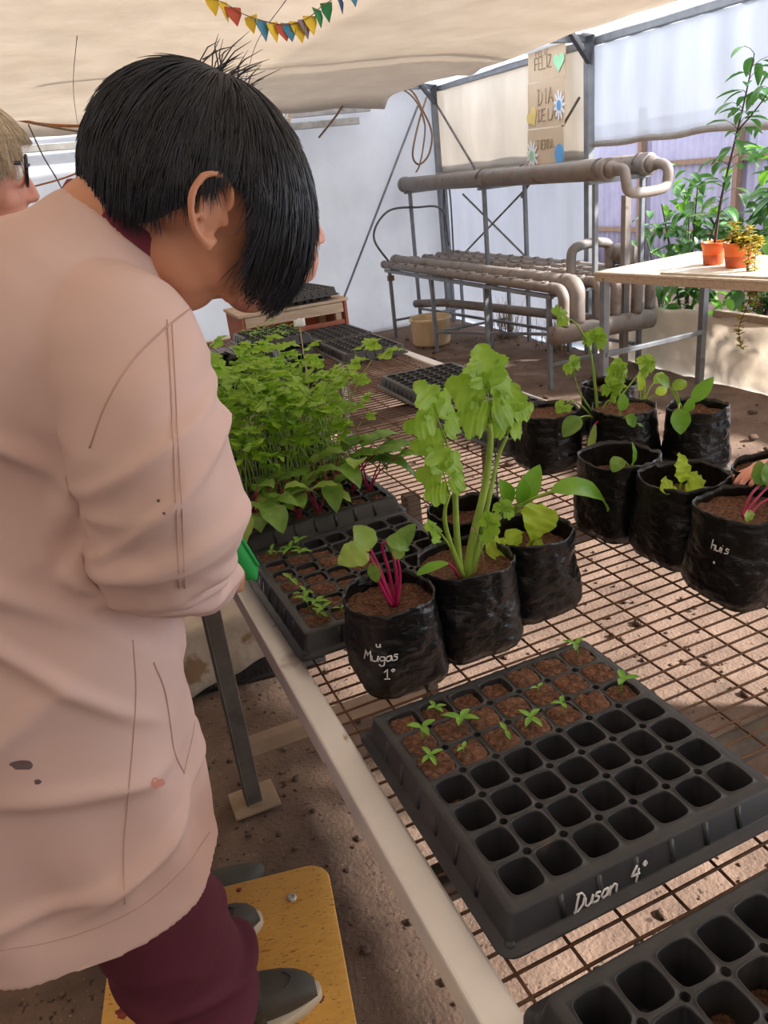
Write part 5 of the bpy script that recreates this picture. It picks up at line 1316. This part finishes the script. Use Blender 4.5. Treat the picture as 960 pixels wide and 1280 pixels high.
# --- the child in the pink smock
def shoe(name, heel, toe, parent, org):
    heel, toe = V(heel), V(toe); d = (toe - heel); L = d.length; d.normalize(); sd = V(-d.y, d.x, 0)
    def sec(t, w, z0, z1, n=28, e=2.6):
        c = heel + d * (L * t); out = []
        for k in range(n):
            a = 2 * PI * k / n; s = 1 / (abs(cos(a)) ** e + abs(sin(a)) ** e) ** (1 / e); out.append(c + sd * (w * s * cos(a)) + V(0, 0, (z0 + z1) / 2 + (z1 - z0) / 2 * s * sin(a)))
        return out
    zb = SZ + .019
    def wd(t): return .037 * (sin(PI * min(1, max(0, t * .93 + .05))) ** .42) * (.86 + .22 * sstep(.3, .75, t))
    m = MB(); m.loft([sec(t, max(.004, wd(t) - .0015), zb - .004, zb + hgt) for t, hgt in ((.012, .03), (.05, .055), (.15, .068), (.28, .070), (.40, .062), (.52, .054), (.64, .049), (.76, .044), (.86, .038), (.94, .028), (.985, .014))])
    o = m.build(name, M['shoe'], parent, org=org)
    s = MB(); N = 44; rings = []
    for (z, g) in ((SZ + .0008, -.001), (SZ + .003, .003), (zb, .004), (zb + .003, .0025)):
        ring = []
        for k in range(N):
            a = 2 * PI * k / N; t = .5 - .5 * cos(a); w = wd(t) + g; ring.append(heel + d * (L * (lerp(-.012, 1.02, t) + .5 * 0)) + sd * (w * (1 if sin(a) >= 0 else -1) * min(1, abs(sin(a)) ** .5)) + V(0, 0, z))
        rings.append(ring)
    s.loft(rings); s.build('sole', M['sole'], o, org=org)
    for t in (.40, .52):
        b = MB(); b.grid([[heel + d * (L * (t + dt)) + sd * ((wd(t) + .0005) * cos(a)) + V(0, 0, zb + .0025 + (.062 - (t - .40) * .07) * max(0, sin(a)) ** .75) for a in [PI * k / 16 for k in range(17)]] for dt in (0, .04, .08)])
        q = b.build('strap', M['shoe'], o, org=org, recalc=False); q.modifiers.new('t', 'SOLIDIFY').thickness = .003
    b = MB(); b.tube([heel + d * (L * t) + sd * (wd(t) * .75 * sg) + V(0, 0, zb + z) for sg, t, z in [(-1, .60, .034), (-.8, .72, .040), (-.4, .80, .043), (0, .83, .043), (.4, .80, .043), (.8, .72, .040), (1, .60, .034)]], .0014, 6); b.build('toe_seam', M['tube_dark'], o, org=org)
def boy():
    org = (-.05, .93, SZ)
    h = pitch_frame((.173, .862, 1.596), math.radians(64), .98)
    m = MB(); head_shapes(m, h)
    m.cap_(h(-.028, 0, -.06), (.055, .875, 1.50), .046, .056)
    m.cap_((.02, .88, 1.44), (-.11, .91, 1.0), .09, .10); m.cap_((.05, .785, 1.46), (.05, .975, 1.46), .05, .05); m.cap_((-.12, .87, .95), (-.12, .96, .95), .08, .08)
    for (hy, kx, ky, ax, ay) in ((.872, -.075, .868, -.055, .868), (.975, -.09, .992, -.085, 1.003)):
        m.cap_((-.12, hy, .90), (kx, ky, .67), .066, .048); m.cap_((kx, ky, .67), (ax, ay, .45), .046, .030); m.cap_((ax, ay, .45), (ax + .05, ay, .435), .03, .026)
    S_, E_, W_ = V(.06, .765, 1.46), pt(190, 670, .745), pt(284, 722, .93)
    m.cap_(S_, E_, .042, .034); m.cap_(E_, W_, .034, .024)
    hand_shapes(m, W_ + (pt(300, 712, 1.0) - W_).normalized() * .012, pt(306, 712, 1.07) - W_, V(-.75, .35, -.1), .78, (.35, .7, .6), .5, .02, 1)
    S2, E2, W2 = V(.055, .99, 1.46), V(-.03, 1.04, 1.28), V(.02, 1.0, 1.27)
    m.cap_(S2, E2, .042, .034); m.cap_(E2, W2, .034, .024); hand_shapes(m, W2, V(.2, -.4, .2), V(0, -.3, .8), .80, (.5, .6, .4), .6, .06)
    b = remesh(m, 'person', M['skin_boy'], .0028, 5, .5, None, None, org); b.location = org
    tag(b, 'child with short black hair in a dusty pink smock, head bowed over the table', 'person')
    # eye slit with lashes on the near side
    e = MB()
    for k in range(15):
        t = k / 14; p = h(.0865 - .012 * abs(t - .4), .018 + .026 * t, -.008 - .003 * sin(PI * t)); e.tube([p, p + (h.F * .007 + h.S * .004 * (t - .2) - h.U * .004), p + h.F * .012 + h.S * .006 * t - h.U * .004], [.0009, .0007, .0003], 4)
    e.tube([h(.0845 - .012 * abs(k / 10 - .4), .016 + .030 * k / 10, -.008 - .003 * sin(PI * k / 10)) for k in range(11)], .0014, 5)
    e.build('eyelashes', M['hair_black'], b, org=org, recalc=False)
    # hair
    def low(al):
        pts = ((0, -.004), (20, -.010), (34, -.018), (44, -.026), (50, -.052), (57, -.050), (60, -.010), (64, .024), (93, .022), (97, -.024), (100, -.062), (112, -.086), (140, -.100), (160, -.110), (180, -.114))
        for (a0, v0), (a1, v1) in zip(pts, pts[1:]):
            if a0 <= al <= a1: return lerp(v0, v1, (al - a0) / (a1 - a0))
        return -.1
    def extra(m, h, rn):
        for k in range(46):                    # tuft standing up at the crown
            p = h(-.075 + rn.gauss(0, .012), rn.gauss(0, .016), .088 + rn.gauss(0, .006)); d = V(rn.gauss(.6, .35), rn.gauss(0, .25), rn.gauss(.55, .2)).normalized(); l = rn.uniform(.015, .042)
            m.tube([p - d * .01, p + d * l * .5, p + d * l + V(.006, 0, -.002)], [.0008, .0007, .0002], 3, cap=False)
    hair('hair', b, h, 'hair_black', (.130, .092, .115), low, 8000, 5, (-.080, .01, .084), (.05, .13), org, .00085, .004, True, extra, .009)
    # knitted collar ring at the neck
    rs = ring_loft(None, [((.084, .877, 1.567), .0665, .066, .80), ((.0935, .877, 1.578), .066, .065, .80), ((.0955, .877, 1.581), .062, .061, .80), ((.094, .877, 1.578), .057, .056, .80), ((.084, .877, 1.566), .058, .057, .80)], 64, 2.0)
    m = MB(); m.loft(rs, False, False); m.build('collar', M['collar'], b, org=org)
    # smock body
    R = [((-.138, .902, .785), .170, .168, 0), ((-.134, .902, .87), .164, .162, 0), ((-.128, .90, .98), .158, .155, 0.03), ((-.105, .895, 1.12), .155, .150, .08), ((-.075, .90, 1.26), .152, .138, .18), ((-.040, .895, 1.37), .142, .138, .36), ((-.004, .880, 1.472), .126, .136, .58), ((.034, .878, 1.522), .100, .110, .74), ((.058, .878, 1.541), .079, .083, .80), ((.077, .878, 1.560), .068, .067, .80), ((.085, .877, 1.568), .063, .062, .80)]
    m = MB(); rr = ring_loft(None, dens(R, 7), 128, 2.35); m.loft(rr, True, True)
    SC_ = [(.012, .845, 1.500), (.052, .778, 1.466), (.055, .742, 1.38), (.053, .736, 1.30), pt(190, 668, .752), pt(222, 706, .82), pt(257, 727, .885)]; SR_ = (.060, .072, .073, .069, .064, .055, .042)
    sp_ = spline(SC_, 7); m.tube(sp_, [t.x for t in spline([V(r, 0, 0) for r in SR_], 7)], 40)
    def near(p): return min((p - q).length for q in sp_)
    def dsl(p, n):
        w = .0080 * N3((p.x * 9, p.y * 9, p.z * 5), 1, 3) + .0085 * ridge((p.x * 6, p.y * 6 + p.x * 3, p.z * 15), 1, 5) - .003 + .0022 * N3((p.x * 22, p.y * 22, p.z * 22), 1, 8)
        for (z0, sl, amp, wd_) in ((1.405, .5, .006, .009), (1.36, .7, .006, .008), (1.30, .25, .006, .010), (1.25, .2, .006, .008), (1.225, -.3, .008, .010), (1.195, -.5, .008, .010)):
            t = (p.z - z0 - sl * (p.x - .07)) / wd_; w += amp * math.exp(-t * t)
        return w
    def disp(p, n):
        k = sstep(.105, .080, near(p)) * sstep(1.50, 1.44, p.z)
        return p + n * lerp(dbody(p, n), dsl(p, n), k)
    def dbody(p, n):
        a = math.atan2(p.y - .9, p.x + .1)
        w = .0110 * N3((p.x * 7, p.y * 7, p.z * 3.2), 1, 2) + .0075 * ridge((p.x * 5 + p.z * 4, p.y * 5, p.z * 7), 1, 9) - .002
        hem = (1 - sstep(.76, 1.15, p.z)); w += hem * (.010 * sin(a * 5 + 1.2) + .006 * sin(a * 9 + p.z * 5))
        # drag folds below the arm and across the skirt
        for (z0, x0, sl, amp, wd_) in ((1.02, -.10, -.25, .009, .014), (.90, -.05, .45, .010, .011), (.88, -.16, .10, .010, .012), (1.10, -.18, .55, .009, .016), (1.30, -.15, -.8, .011, .016), (1.42, -.08, -.9, .012, .014), (1.20, -.12, -1.2, .010, .016)):
            t = (p.z - z0 - sl * (p.x - x0)) / wd_; w += amp * math.exp(-t * t) * sstep(.16, .02, abs(p.x - x0)) * (1 if n.y < .2 else .3)
        return w * (.25 + .75 * sstep(.80, .87, p.z))
    b_ = remesh(m, 'smock', M['smock'], .0042, 3, .5, b, disp, org)
    # sleeves, each with armhole seam and top stitching
    def sleeve(C, rad, yv, nm='sleeve'):
        P = spline(C, 7); T = spline([V(r, 0, 0) for r in rad], 7); m = MB(); m.tube(P, [t.x for t in T], 40)
        def dsp(p, n):
            w = .0090 * N3((p.x * 9, p.y * 9, p.z * 5), 1, 3) + .0085 * ridge((p.x * 6, p.y * 6 + p.x * 3, p.z * 15), 1, 5) - .003
            for (z0, sl, amp, wd_) in ((1.405, .5, .005, .010), (1.36, .7, .004, .010), (1.30, .25, .004, .012), (1.25, .2, .004, .010), (1.225, -.3, .006, .012), (1.195, -.5, .006, .012)):
                t = (p.z - z0 - sl * (p.x - .07)) / wd_; w += amp * math.exp(-t * t)
            return p + n * w
        return remesh(m, nm, M['smock'], .0050, 5, .5, b, dsp, org)
    sl = b_
    sleeve([(.02, .92, 1.49), (.045, .985, 1.45), (.02, 1.01, 1.37), (-.02, 1.035, 1.30), (-.01, 1.02, 1.272), (.015, 1.0, 1.268)], (.068, .07, .066, .060, .052, .042), 1)
    # seams follow the cloth: project short runs of points onto the finished smock
    from mathutils.bvhtree import BVHTree
    def bvh(o): return BVHTree.FromPolygons([v.co + V(org) for v in o.data.vertices], [p.vertices[:] for p in o.data.polygons])
    BB = bvh(b_); BS = BB
    def seam(pxs, tree, parent, rad=.0009, mt='seam', nm='seam'):
        pts = []
        for q in spline([V(x, y, 0) for x, y in pxs], 8):
            o = V(0, 0, 1.6); d = (pt(q.x, q.y, 1.0) - o).normalized(); hit = tree.ray_cast(o, d)
            if hit[0] is not None: pts.append(hit[0] + hit[1] * (rad * .25))
        if len(pts) > 2: m = MB(); m.tube(pts, rad, 5, flat=1); m.build(nm, M[mt], parent, org=org)
    seam([(209, 400), (213, 470), (217, 560), (221, 650), (224, 735)], BS, sl); seam([(215, 405), (219, 480), (223, 560), (228, 650), (231, 735)], BS, sl, .0007)
    seam([(238, 386), (205, 412), (165, 452), (132, 505), (112, 560)], BS, sl, .0010)
    seam([(166, 800), (170, 860), (166, 930), (160, 1000), (155, 1060), (156, 1130)], BB, b_); seam([(192, 828), (205, 860), (212, 900), (218, 940), (230, 966)], BB, b_, .0012); seam([(240, 815), (243, 900), (230, 966)], BB, b_, .0008)
    seam([(0, 1188), (60, 1178), (120, 1160), (180, 1130), (230, 1085), (262, 1040)], BB, b_, .0009)
    def stain(cx, cy, rx, ry, mt, tree, parent, sd):
        m = MB(); P = []
        for k in range(18):
            a = 2 * PI * k / 18; q = 1 + .45 * N3((cos(a) * 1.5, sin(a) * 1.5, sd), 1); o = V(0, 0, 1.6)
            hit = tree.ray_cast(o, (pt(cx + rx * q * cos(a), cy + ry * q * sin(a), 1.0) - o).normalized())
            if hit[0] is None: return
            P.append(hit[0] + hit[1] * .0004)
        c = sum(P, V(0, 0, 0)) / len(P); hit = tree.ray_cast(V(0, 0, 1.6), (pt(cx, cy, 1.0) - V(0, 0, 1.6)).normalized()); c = hit[0] + hit[1] * .0006
        o = len(m.v); m.v += [tuple(p) for p in P] + [tuple(c)]; m.f += [(k, (k + 1) % 18, 18) for k in range(18)]; m.m += [0] * 18
        m.build('paint_stain', M[mt], parent, org=org)
    stain(28, 956, 15, 6, 'stain_dark', BB, b_, 1); stain(47, 977, 5, 3, 'stain_dark', BB, b_, 5); stain(196, 978, 8, 7, 'stain_red', BB, b_, 9); stain(198, 626, 2.2, 2, 'stain_dark', BS, sl, 3); stain(205, 642, 2.4, 2, 'stain_dark', BS, sl, 7)
    # trousers: one garment, two legs
    m = MB()
    def leg(C, rad):
        P = spline(C, 7); T = spline([V(r, 0, 0) for r in rad], 7); m.tube(P, [t.x for t in T], 36)
    leg([(-.12, .875, .94), (-.10, .870, .80), (-.075, .866, .66), (-.058, .866, .54), (-.048, .868, .462)], (.095, .092, .084, .080, .083))
    leg([(-.12, .965, .94), (-.105, .985, .80), (-.095, 1.0, .66), (-.088, 1.005, .54), (-.085, 1.006, .462)], (.09, .086, .078, .074, .076))
    def dt(p, n):
        w = .009 * N3((p.x * 9, p.y * 9, p.z * 5), 1, 8) + .0085 * ridge((p.x * 5 + p.z * 5, p.y * 5, p.z * 8), 1, 3) - .003
        for (z0, sl, amp, wd_) in ((.52, .5, .012, .012), (.58, -.4, .011, .013), (.64, .6, .006, .018), (.485, -.3, .006, .012)):
            t = (p.z - z0 - sl * (p.x + .05)) / wd_; w += amp * math.exp(-t * t)
        return p + n * w
    remesh(m, 'trousers', M['maroon'], .005, 4, .5, b, dt, org)
    shoe('shoe', (-.090, .880), (.122, .850), b, org) if False else None
    shoe('shoe', (-.095, .882, 0), (.120, .852, 0), b, org); shoe('shoe', (-.150, .998, 0), (.070, 1.030, 0), b, org)
    return b
boy()
def trowel():
    """green plastic scoop held in the near hand, over the side rail"""
    r = thing('hand_scoop', 'green plastic scoop held in the bowed child\'s hand above the side rail', 'garden scoop', (.165, .975, 1.12))
    a, c = pt(304, 684, .985), pt(327, 717, .995); w = (pt(302, 710, .985) - pt(308, 690, .985)); ax = (c - a).normalized(); w = (w - ax * w.dot(ax)).normalized(); nr = ax.cross(w)
    a = a - ax * .035; L = (c - a).length; rings = []; P = []
    for i in range(15):
        t = i / 14; wd_ = .0175 * (1 - .25 * t) * (1 if t < .8 else sqrt(max(0.03, 1 - ((t - .8) / .205) ** 2)))
        P.append([a + ax * (L * t) + w * (wd_ * u + .012) + nr * (-.008 * (1 - u * u) + .001) for u in (-1, -.8, -.5, 0, .5, .8, 1)])
    m = MB(); m.grid(P); o = m.build('blade', M['tool'], r, org=tuple(r.location), recalc=False); o.modifiers.new('t', 'SOLIDIFY').thickness = .0035
    b = MB(); b.tube([a + ax * (L * t) + w * (.012 - .0175 * (1 - .25 * t)) for t in (0, .3, .6, .82)], .0035, 8); b.build('rim', M['tool'], r, org=tuple(r.location))
    b = MB(); b.tube([a - ax * .07 + w * .012, a - ax * .03 + w * .012, a + ax * .01 + w * .012], [.009, .0095, .007], 12); b.build('handle', M['tool'], r, org=tuple(r.location))
trowel()

# --- the adult with glasses, the child behind, and the person reaching in from the right
def body(h, label, skin, shirt, hairm, neck, sho, hips, arms=True, voxel=.004, low=None, R=(.115, .088, .108), nstr=900, length=(.06, .14), whorl=(-.04, 0, .1), adx=0.0, fdx=(0, 0), extra=None, sc=1.0, floor_z=0.0):
    org = (hips[0], hips[1], floor_z)
    m = MB(); head_shapes(m, h); neck = V(neck); sho = V(sho); hips = V(hips)
    m.cap_(h(-.03, 0, -.07), neck, .046 * h.k, .056 * h.k); m.cap_(neck, hips, .10 * sc, .11 * sc)
    Y = V(0, .17 * sc, 0)
    m.cap_(sho - Y, sho + Y, .05 * sc, .05 * sc)
    for s in (-1, 1):
        hp = hips + V(0, s * .085 * sc, -.03); an = V(hips.x + .02 + fdx[s > 0], hips.y + s * .10 * sc, floor_z + .05)
        kn = (hp + an) / 2 + V(.02, 0, 0); m.cap_(hp, kn, .078 * sc, .055 * sc); m.cap_(kn, an, .052 * sc, .034 * sc); m.cap_(an, an + V(.09 * sc, 0, -.025), .032 * sc, .020 * sc)
        sh = sho + Y * s; el = sh + V(-.01 + adx, s * .05, -.27 * sc); wr = el + V(.07 + adx, -s * .01, -.21 * sc)
        m.cap_(sh, el, .044 * sc, .036 * sc); m.cap_(el, wr, .036 * sc, .024 * sc); hand_shapes(m, wr, (.2, 0, -1), (0, -s, 0), sc, (.2, .25, .2), .4, .08, s)
    b = remesh(m, 'person', M[skin], voxel, 4, .5, None, None, org); b.location = org; tag(b, label, 'person')
    if low: hair('hair', b, h, hairm, R, low, nstr, 3, whorl, length, org, .0009, .004, True, extra)
    # shirt over torso and upper arms, trousers over the legs
    m = MB(); m.cap_(neck + V(-.02, 0, -.06), hips + V(0, 0, .05), .125 * sc, .135 * sc); m.cap_(sho - Y, sho + Y, .066 * sc, .066 * sc)
    for s in (-1, 1): sh = sho + Y * s; m.cap_(sh, sh + V(-.01 + adx * .75, s * .05, -.20 * sc), .060 * sc, .056 * sc)
    remesh(m, 'shirt', M[shirt], .007, 5, .5, b, lambda p, n: p + n * (.006 * N3((p.x * 8, p.y * 8, p.z * 5), 1)), org)
    m = MB()
    for s in (-1, 1):
        hp = hips + V(0, s * .08 * sc, 0); an = V(hips.x + .02 + fdx[s > 0], hips.y + s * .10 * sc, floor_z + .09); m.cap_(hp, an + V(0, 0, .07 * sc), .105 * sc, .075 * sc)
    remesh(m, 'trousers', M['tube_cloth'], .008, 5, .5, b, lambda p, n: p + n * (.006 * N3((p.x * 8, p.y * 8, p.z * 5), 1, 4)), org)
    for s in (-1, 1):
        q = MB(); an = V(hips.x + .02 + fdx[s > 0], hips.y + s * .10 * sc, floor_z); q.ball(an + V(.055 * sc, 0, .034), (.125 * sc, .042 * sc, .036), 24, 12); q.ball(an + V(.0, 0, .06), (.05 * sc, .043 * sc, .05), 20, 12)
        remesh(q, 'shoe', M['shoe'], .006, 3, .5, b, None, org)
    return b, org
M['tube_cloth'] = mat('dark_blue_cloth', [S(52, 58, 74), S(62, 68, 84)], 0.8, scale=8, bump=(500, .15, .001))
n0 = pt(49, 245, 1.60); h = pitch_frame((0, 0, 0), .10, 1.18); h.c = n0 - (h.F * .106 + h.U * -.036) * h.k
def lowW(al): return lerp(.040, -.02, sstep(20, 55, al)) if al < 55 else lerp(-.02, -.13, sstep(55, 95, al))
b, o = body(h, 'adult with ash blond hair and dark framed glasses, at the left edge', 'skin_pink', 'blue_cloth', 'hair_blond', (h.c.x - .06, h.c.y + .01, 1.43), (h.c.x - .09, h.c.y + .02, 1.36), (-.07, h.c.y + .0, .88), low=lowW, R=(.112, .090, .106), nstr=3600, length=(.08, .18), whorl=(.03, .02, .10), sc=1.08, fdx=(0, -.22))
g = MB()
for s in (1, -1):
    ring = [h(.094 + .002 * sin(a), s * (.034 + .027 * cos(a)), -.003 + .020 * sin(a)) for a in [2 * PI * k / 28 for k in range(29)]]
    g.tube(ring, .0032, 6); g.beam(h(.088, s * .062, .006), h(-.02, s * .078, .004), .004, .006)
g.tube([h(.095, -.008, .004), h(.099, 0, .007), h(.095, .008, .004)], .0025, 6)
g.build('glasses', M['glasses'], b, org=o, recalc=False)
for s in (1, -1):
    e = MB(); e.ball(h(.077, s * .031, -.004), .0125 * h.k, 16, 12); ey = e.build('eye', M['eye_white'], b, org=o)
    e = MB(); e.ball(h(.0855, s * .0315, -.0045), (.0052, .0055, .0055), 12, 8); e.build('iris', M['iris'], ey, org=o)
n0 = pt(406, 298, 1.22); h = pitch_frame((0, 0, 0), .06, .92); h.c = n0 - (h.F * .106 + h.U * -.036) * h.k
def lowC(al): return lerp(.045, .0, sstep(25, 70, al)) if al < 70 else lerp(.0, -.09, sstep(95, 130, al))
b, o = body(h, 'child mostly hidden behind the bowed child, only a nose showing past the fringe', 'skin_pink', 'maroon', 'hair_brown', (h.c.x - .23, h.c.y + .02, h.c.z - .05), (h.c.x - .27, h.c.y + .02, h.c.z - .11), (h.c.x - .41, h.c.y + .02, .80), low=lowC, R=(.099, .080, .100), nstr=500, sc=.78, adx=-.11)
def reaching():
    sh = V(1.72, 1.30, 1.28); W = pt(986, 575, .965); tip = pt(908, 600, .950)
    h = pitch_frame((1.74, 1.08, 1.52), .35, 1.05, PI); org = (1.86, 1.08, 0)
    m = MB(); head_shapes(m, h); m.cap_(h(-.03, 0, -.07), (1.82, 1.08, 1.36), .048, .06); m.cap_((1.82, 1.08, 1.33), (1.86, 1.08, .86), .10, .11); m.cap_((1.82, .91, 1.30), (1.82, 1.25, 1.30), .05, .05)
    for s in (-1, 1):
        hp = V(1.86, 1.08 + s * .09, .84); an = V(1.86, 1.08 + s * .10, .05); kn = (hp + an) / 2; m.cap_(hp, kn, .08, .056); m.cap_(kn, an, .052, .034); m.cap_(an, an + V(-.12, 0, -.015), .034, .03)
    el = V(1.56, 1.12, 1.10); m.cap_((1.82, 1.25, 1.30), el, .045, .037); m.cap_(el, W, .036, .024)
    hand_shapes(m, W, (tip - W), V(-.15, -.25, -1), .86, (.18, .22, .16), .3, .05, -1)
    s2 = V(1.82, .91, 1.30); e2 = s2 + V(-.03, -.06, -.27); m.cap_(s2, e2, .045, .037); w2 = e2 + V(-.1, -.02, -.2); m.cap_(e2, w2, .036, .024); hand_shapes(m, w2, (-.3, 0, -1), (0, -1, 0), .95, (.2, .25, .2), .4, .08, -1)
    b = remesh(m, 'person', M['skin_pink'], .0030, 4, .5, None, None, org); b.location = org; tag(b, 'person reaching in from the right edge, bare hand on the rear grow bag', 'person')
    hair('hair', b, h, 'hair_brown', (.113, .088, .106), lowC, 400, 9, (-.04, 0, .1), (.06, .14), org)
    q = MB(); q.cap_((1.82, 1.08, 1.30), (1.86, 1.08, .92), .13, .14); q.cap_((1.82, .91, 1.30), (1.82, 1.25, 1.30), .066, .066); q.cap_((1.82, .91, 1.30), lerp(V(1.82, 1.25, 1.30), el, .7), .06, .054); q.cap_(s2, lerp(s2, e2, .7), .06, .054)
    remesh(q, 'shirt', M['blue_cloth'], .007, 5, .5, b, None, org)
    q = MB()
    for s in (-1, 1): q.cap_((1.86, 1.08 + s * .09, .88), (1.84, 1.08 + s * .10, .15), .105, .075)
    remesh(q, 'trousers', M['tube_cloth'], .008, 5, .5, b, None, org)
    for s in (-1, 1):
        q = MB(); q.ball((1.79, 1.08 + s * .10, .034), (.125, .042, .036), 24, 12); q.ball((1.86, 1.08 + s * .10, .06), (.05, .043, .05), 20, 12); remesh(q, 'shoe', M['shoe'], .006, 3, .5, b, None, org)
reaching()
# ------------------------------------------------------------------ camera, light
def camera():
    f = 968.0
    right = V(0.91060809, -0.39932757, -0.10644432); down = V(-0.25124487, -0.33041706, -0.90978052); fwd = V(0.32812942, 0.85519709, -0.40120945)
    cd = bpy.data.cameras.new('camera'); cd.sensor_fit = 'VERTICAL'; cd.sensor_height = 24.0; cd.lens = f / 1280 * 24.0
    cd.clip_start = .02; cd.clip_end = 100
    o = bpy.data.objects.new('camera', cd); COL.objects.link(o)
    Mx = Matrix((right, -down, -fwd)).transposed().to_4x4(); Mx.translation = (0, 0, 1.6)
    o.matrix_world = Mx; SC.camera = o
    cd.dof.use_dof = False
camera()
sd = bpy.data.lights.new('sun', 'SUN'); sd.energy = 11.0; sd.angle = math.radians(4); sd.color = (1.0, .97, .93)
so = bpy.data.objects.new('sun', sd); COL.objects.link(so)
d = V(-1.3, .8, -1.0).normalized(); so.rotation_euler = d.to_track_quat('-Z', 'Y').to_euler(); so.location = (8, 4, 8)
w = bpy.data.worlds.new('sky'); SC.world = w; w.use_nodes = True
nt = w.node_tree; bg = nt.nodes['Background']
bg.inputs['Color'].default_value = (.86, .92, 1.0, 1); bg.inputs['Strength'].default_value = 2.3
SC.view_settings.view_transform = 'Standard'; SC.view_settings.look = 'None'; SC.view_settings.gamma = 1; SC.view_settings.exposure = 0.45
SC.view_settings.use_curve_mapping = False
SC.cycles.max_bounces = 8; SC.cycles.diffuse_bounces = 4; SC.cycles.transparent_max_bounces = 12; SC.cycles.sample_clamp_indirect = 6.0
SC.cycles.use_denoising = True
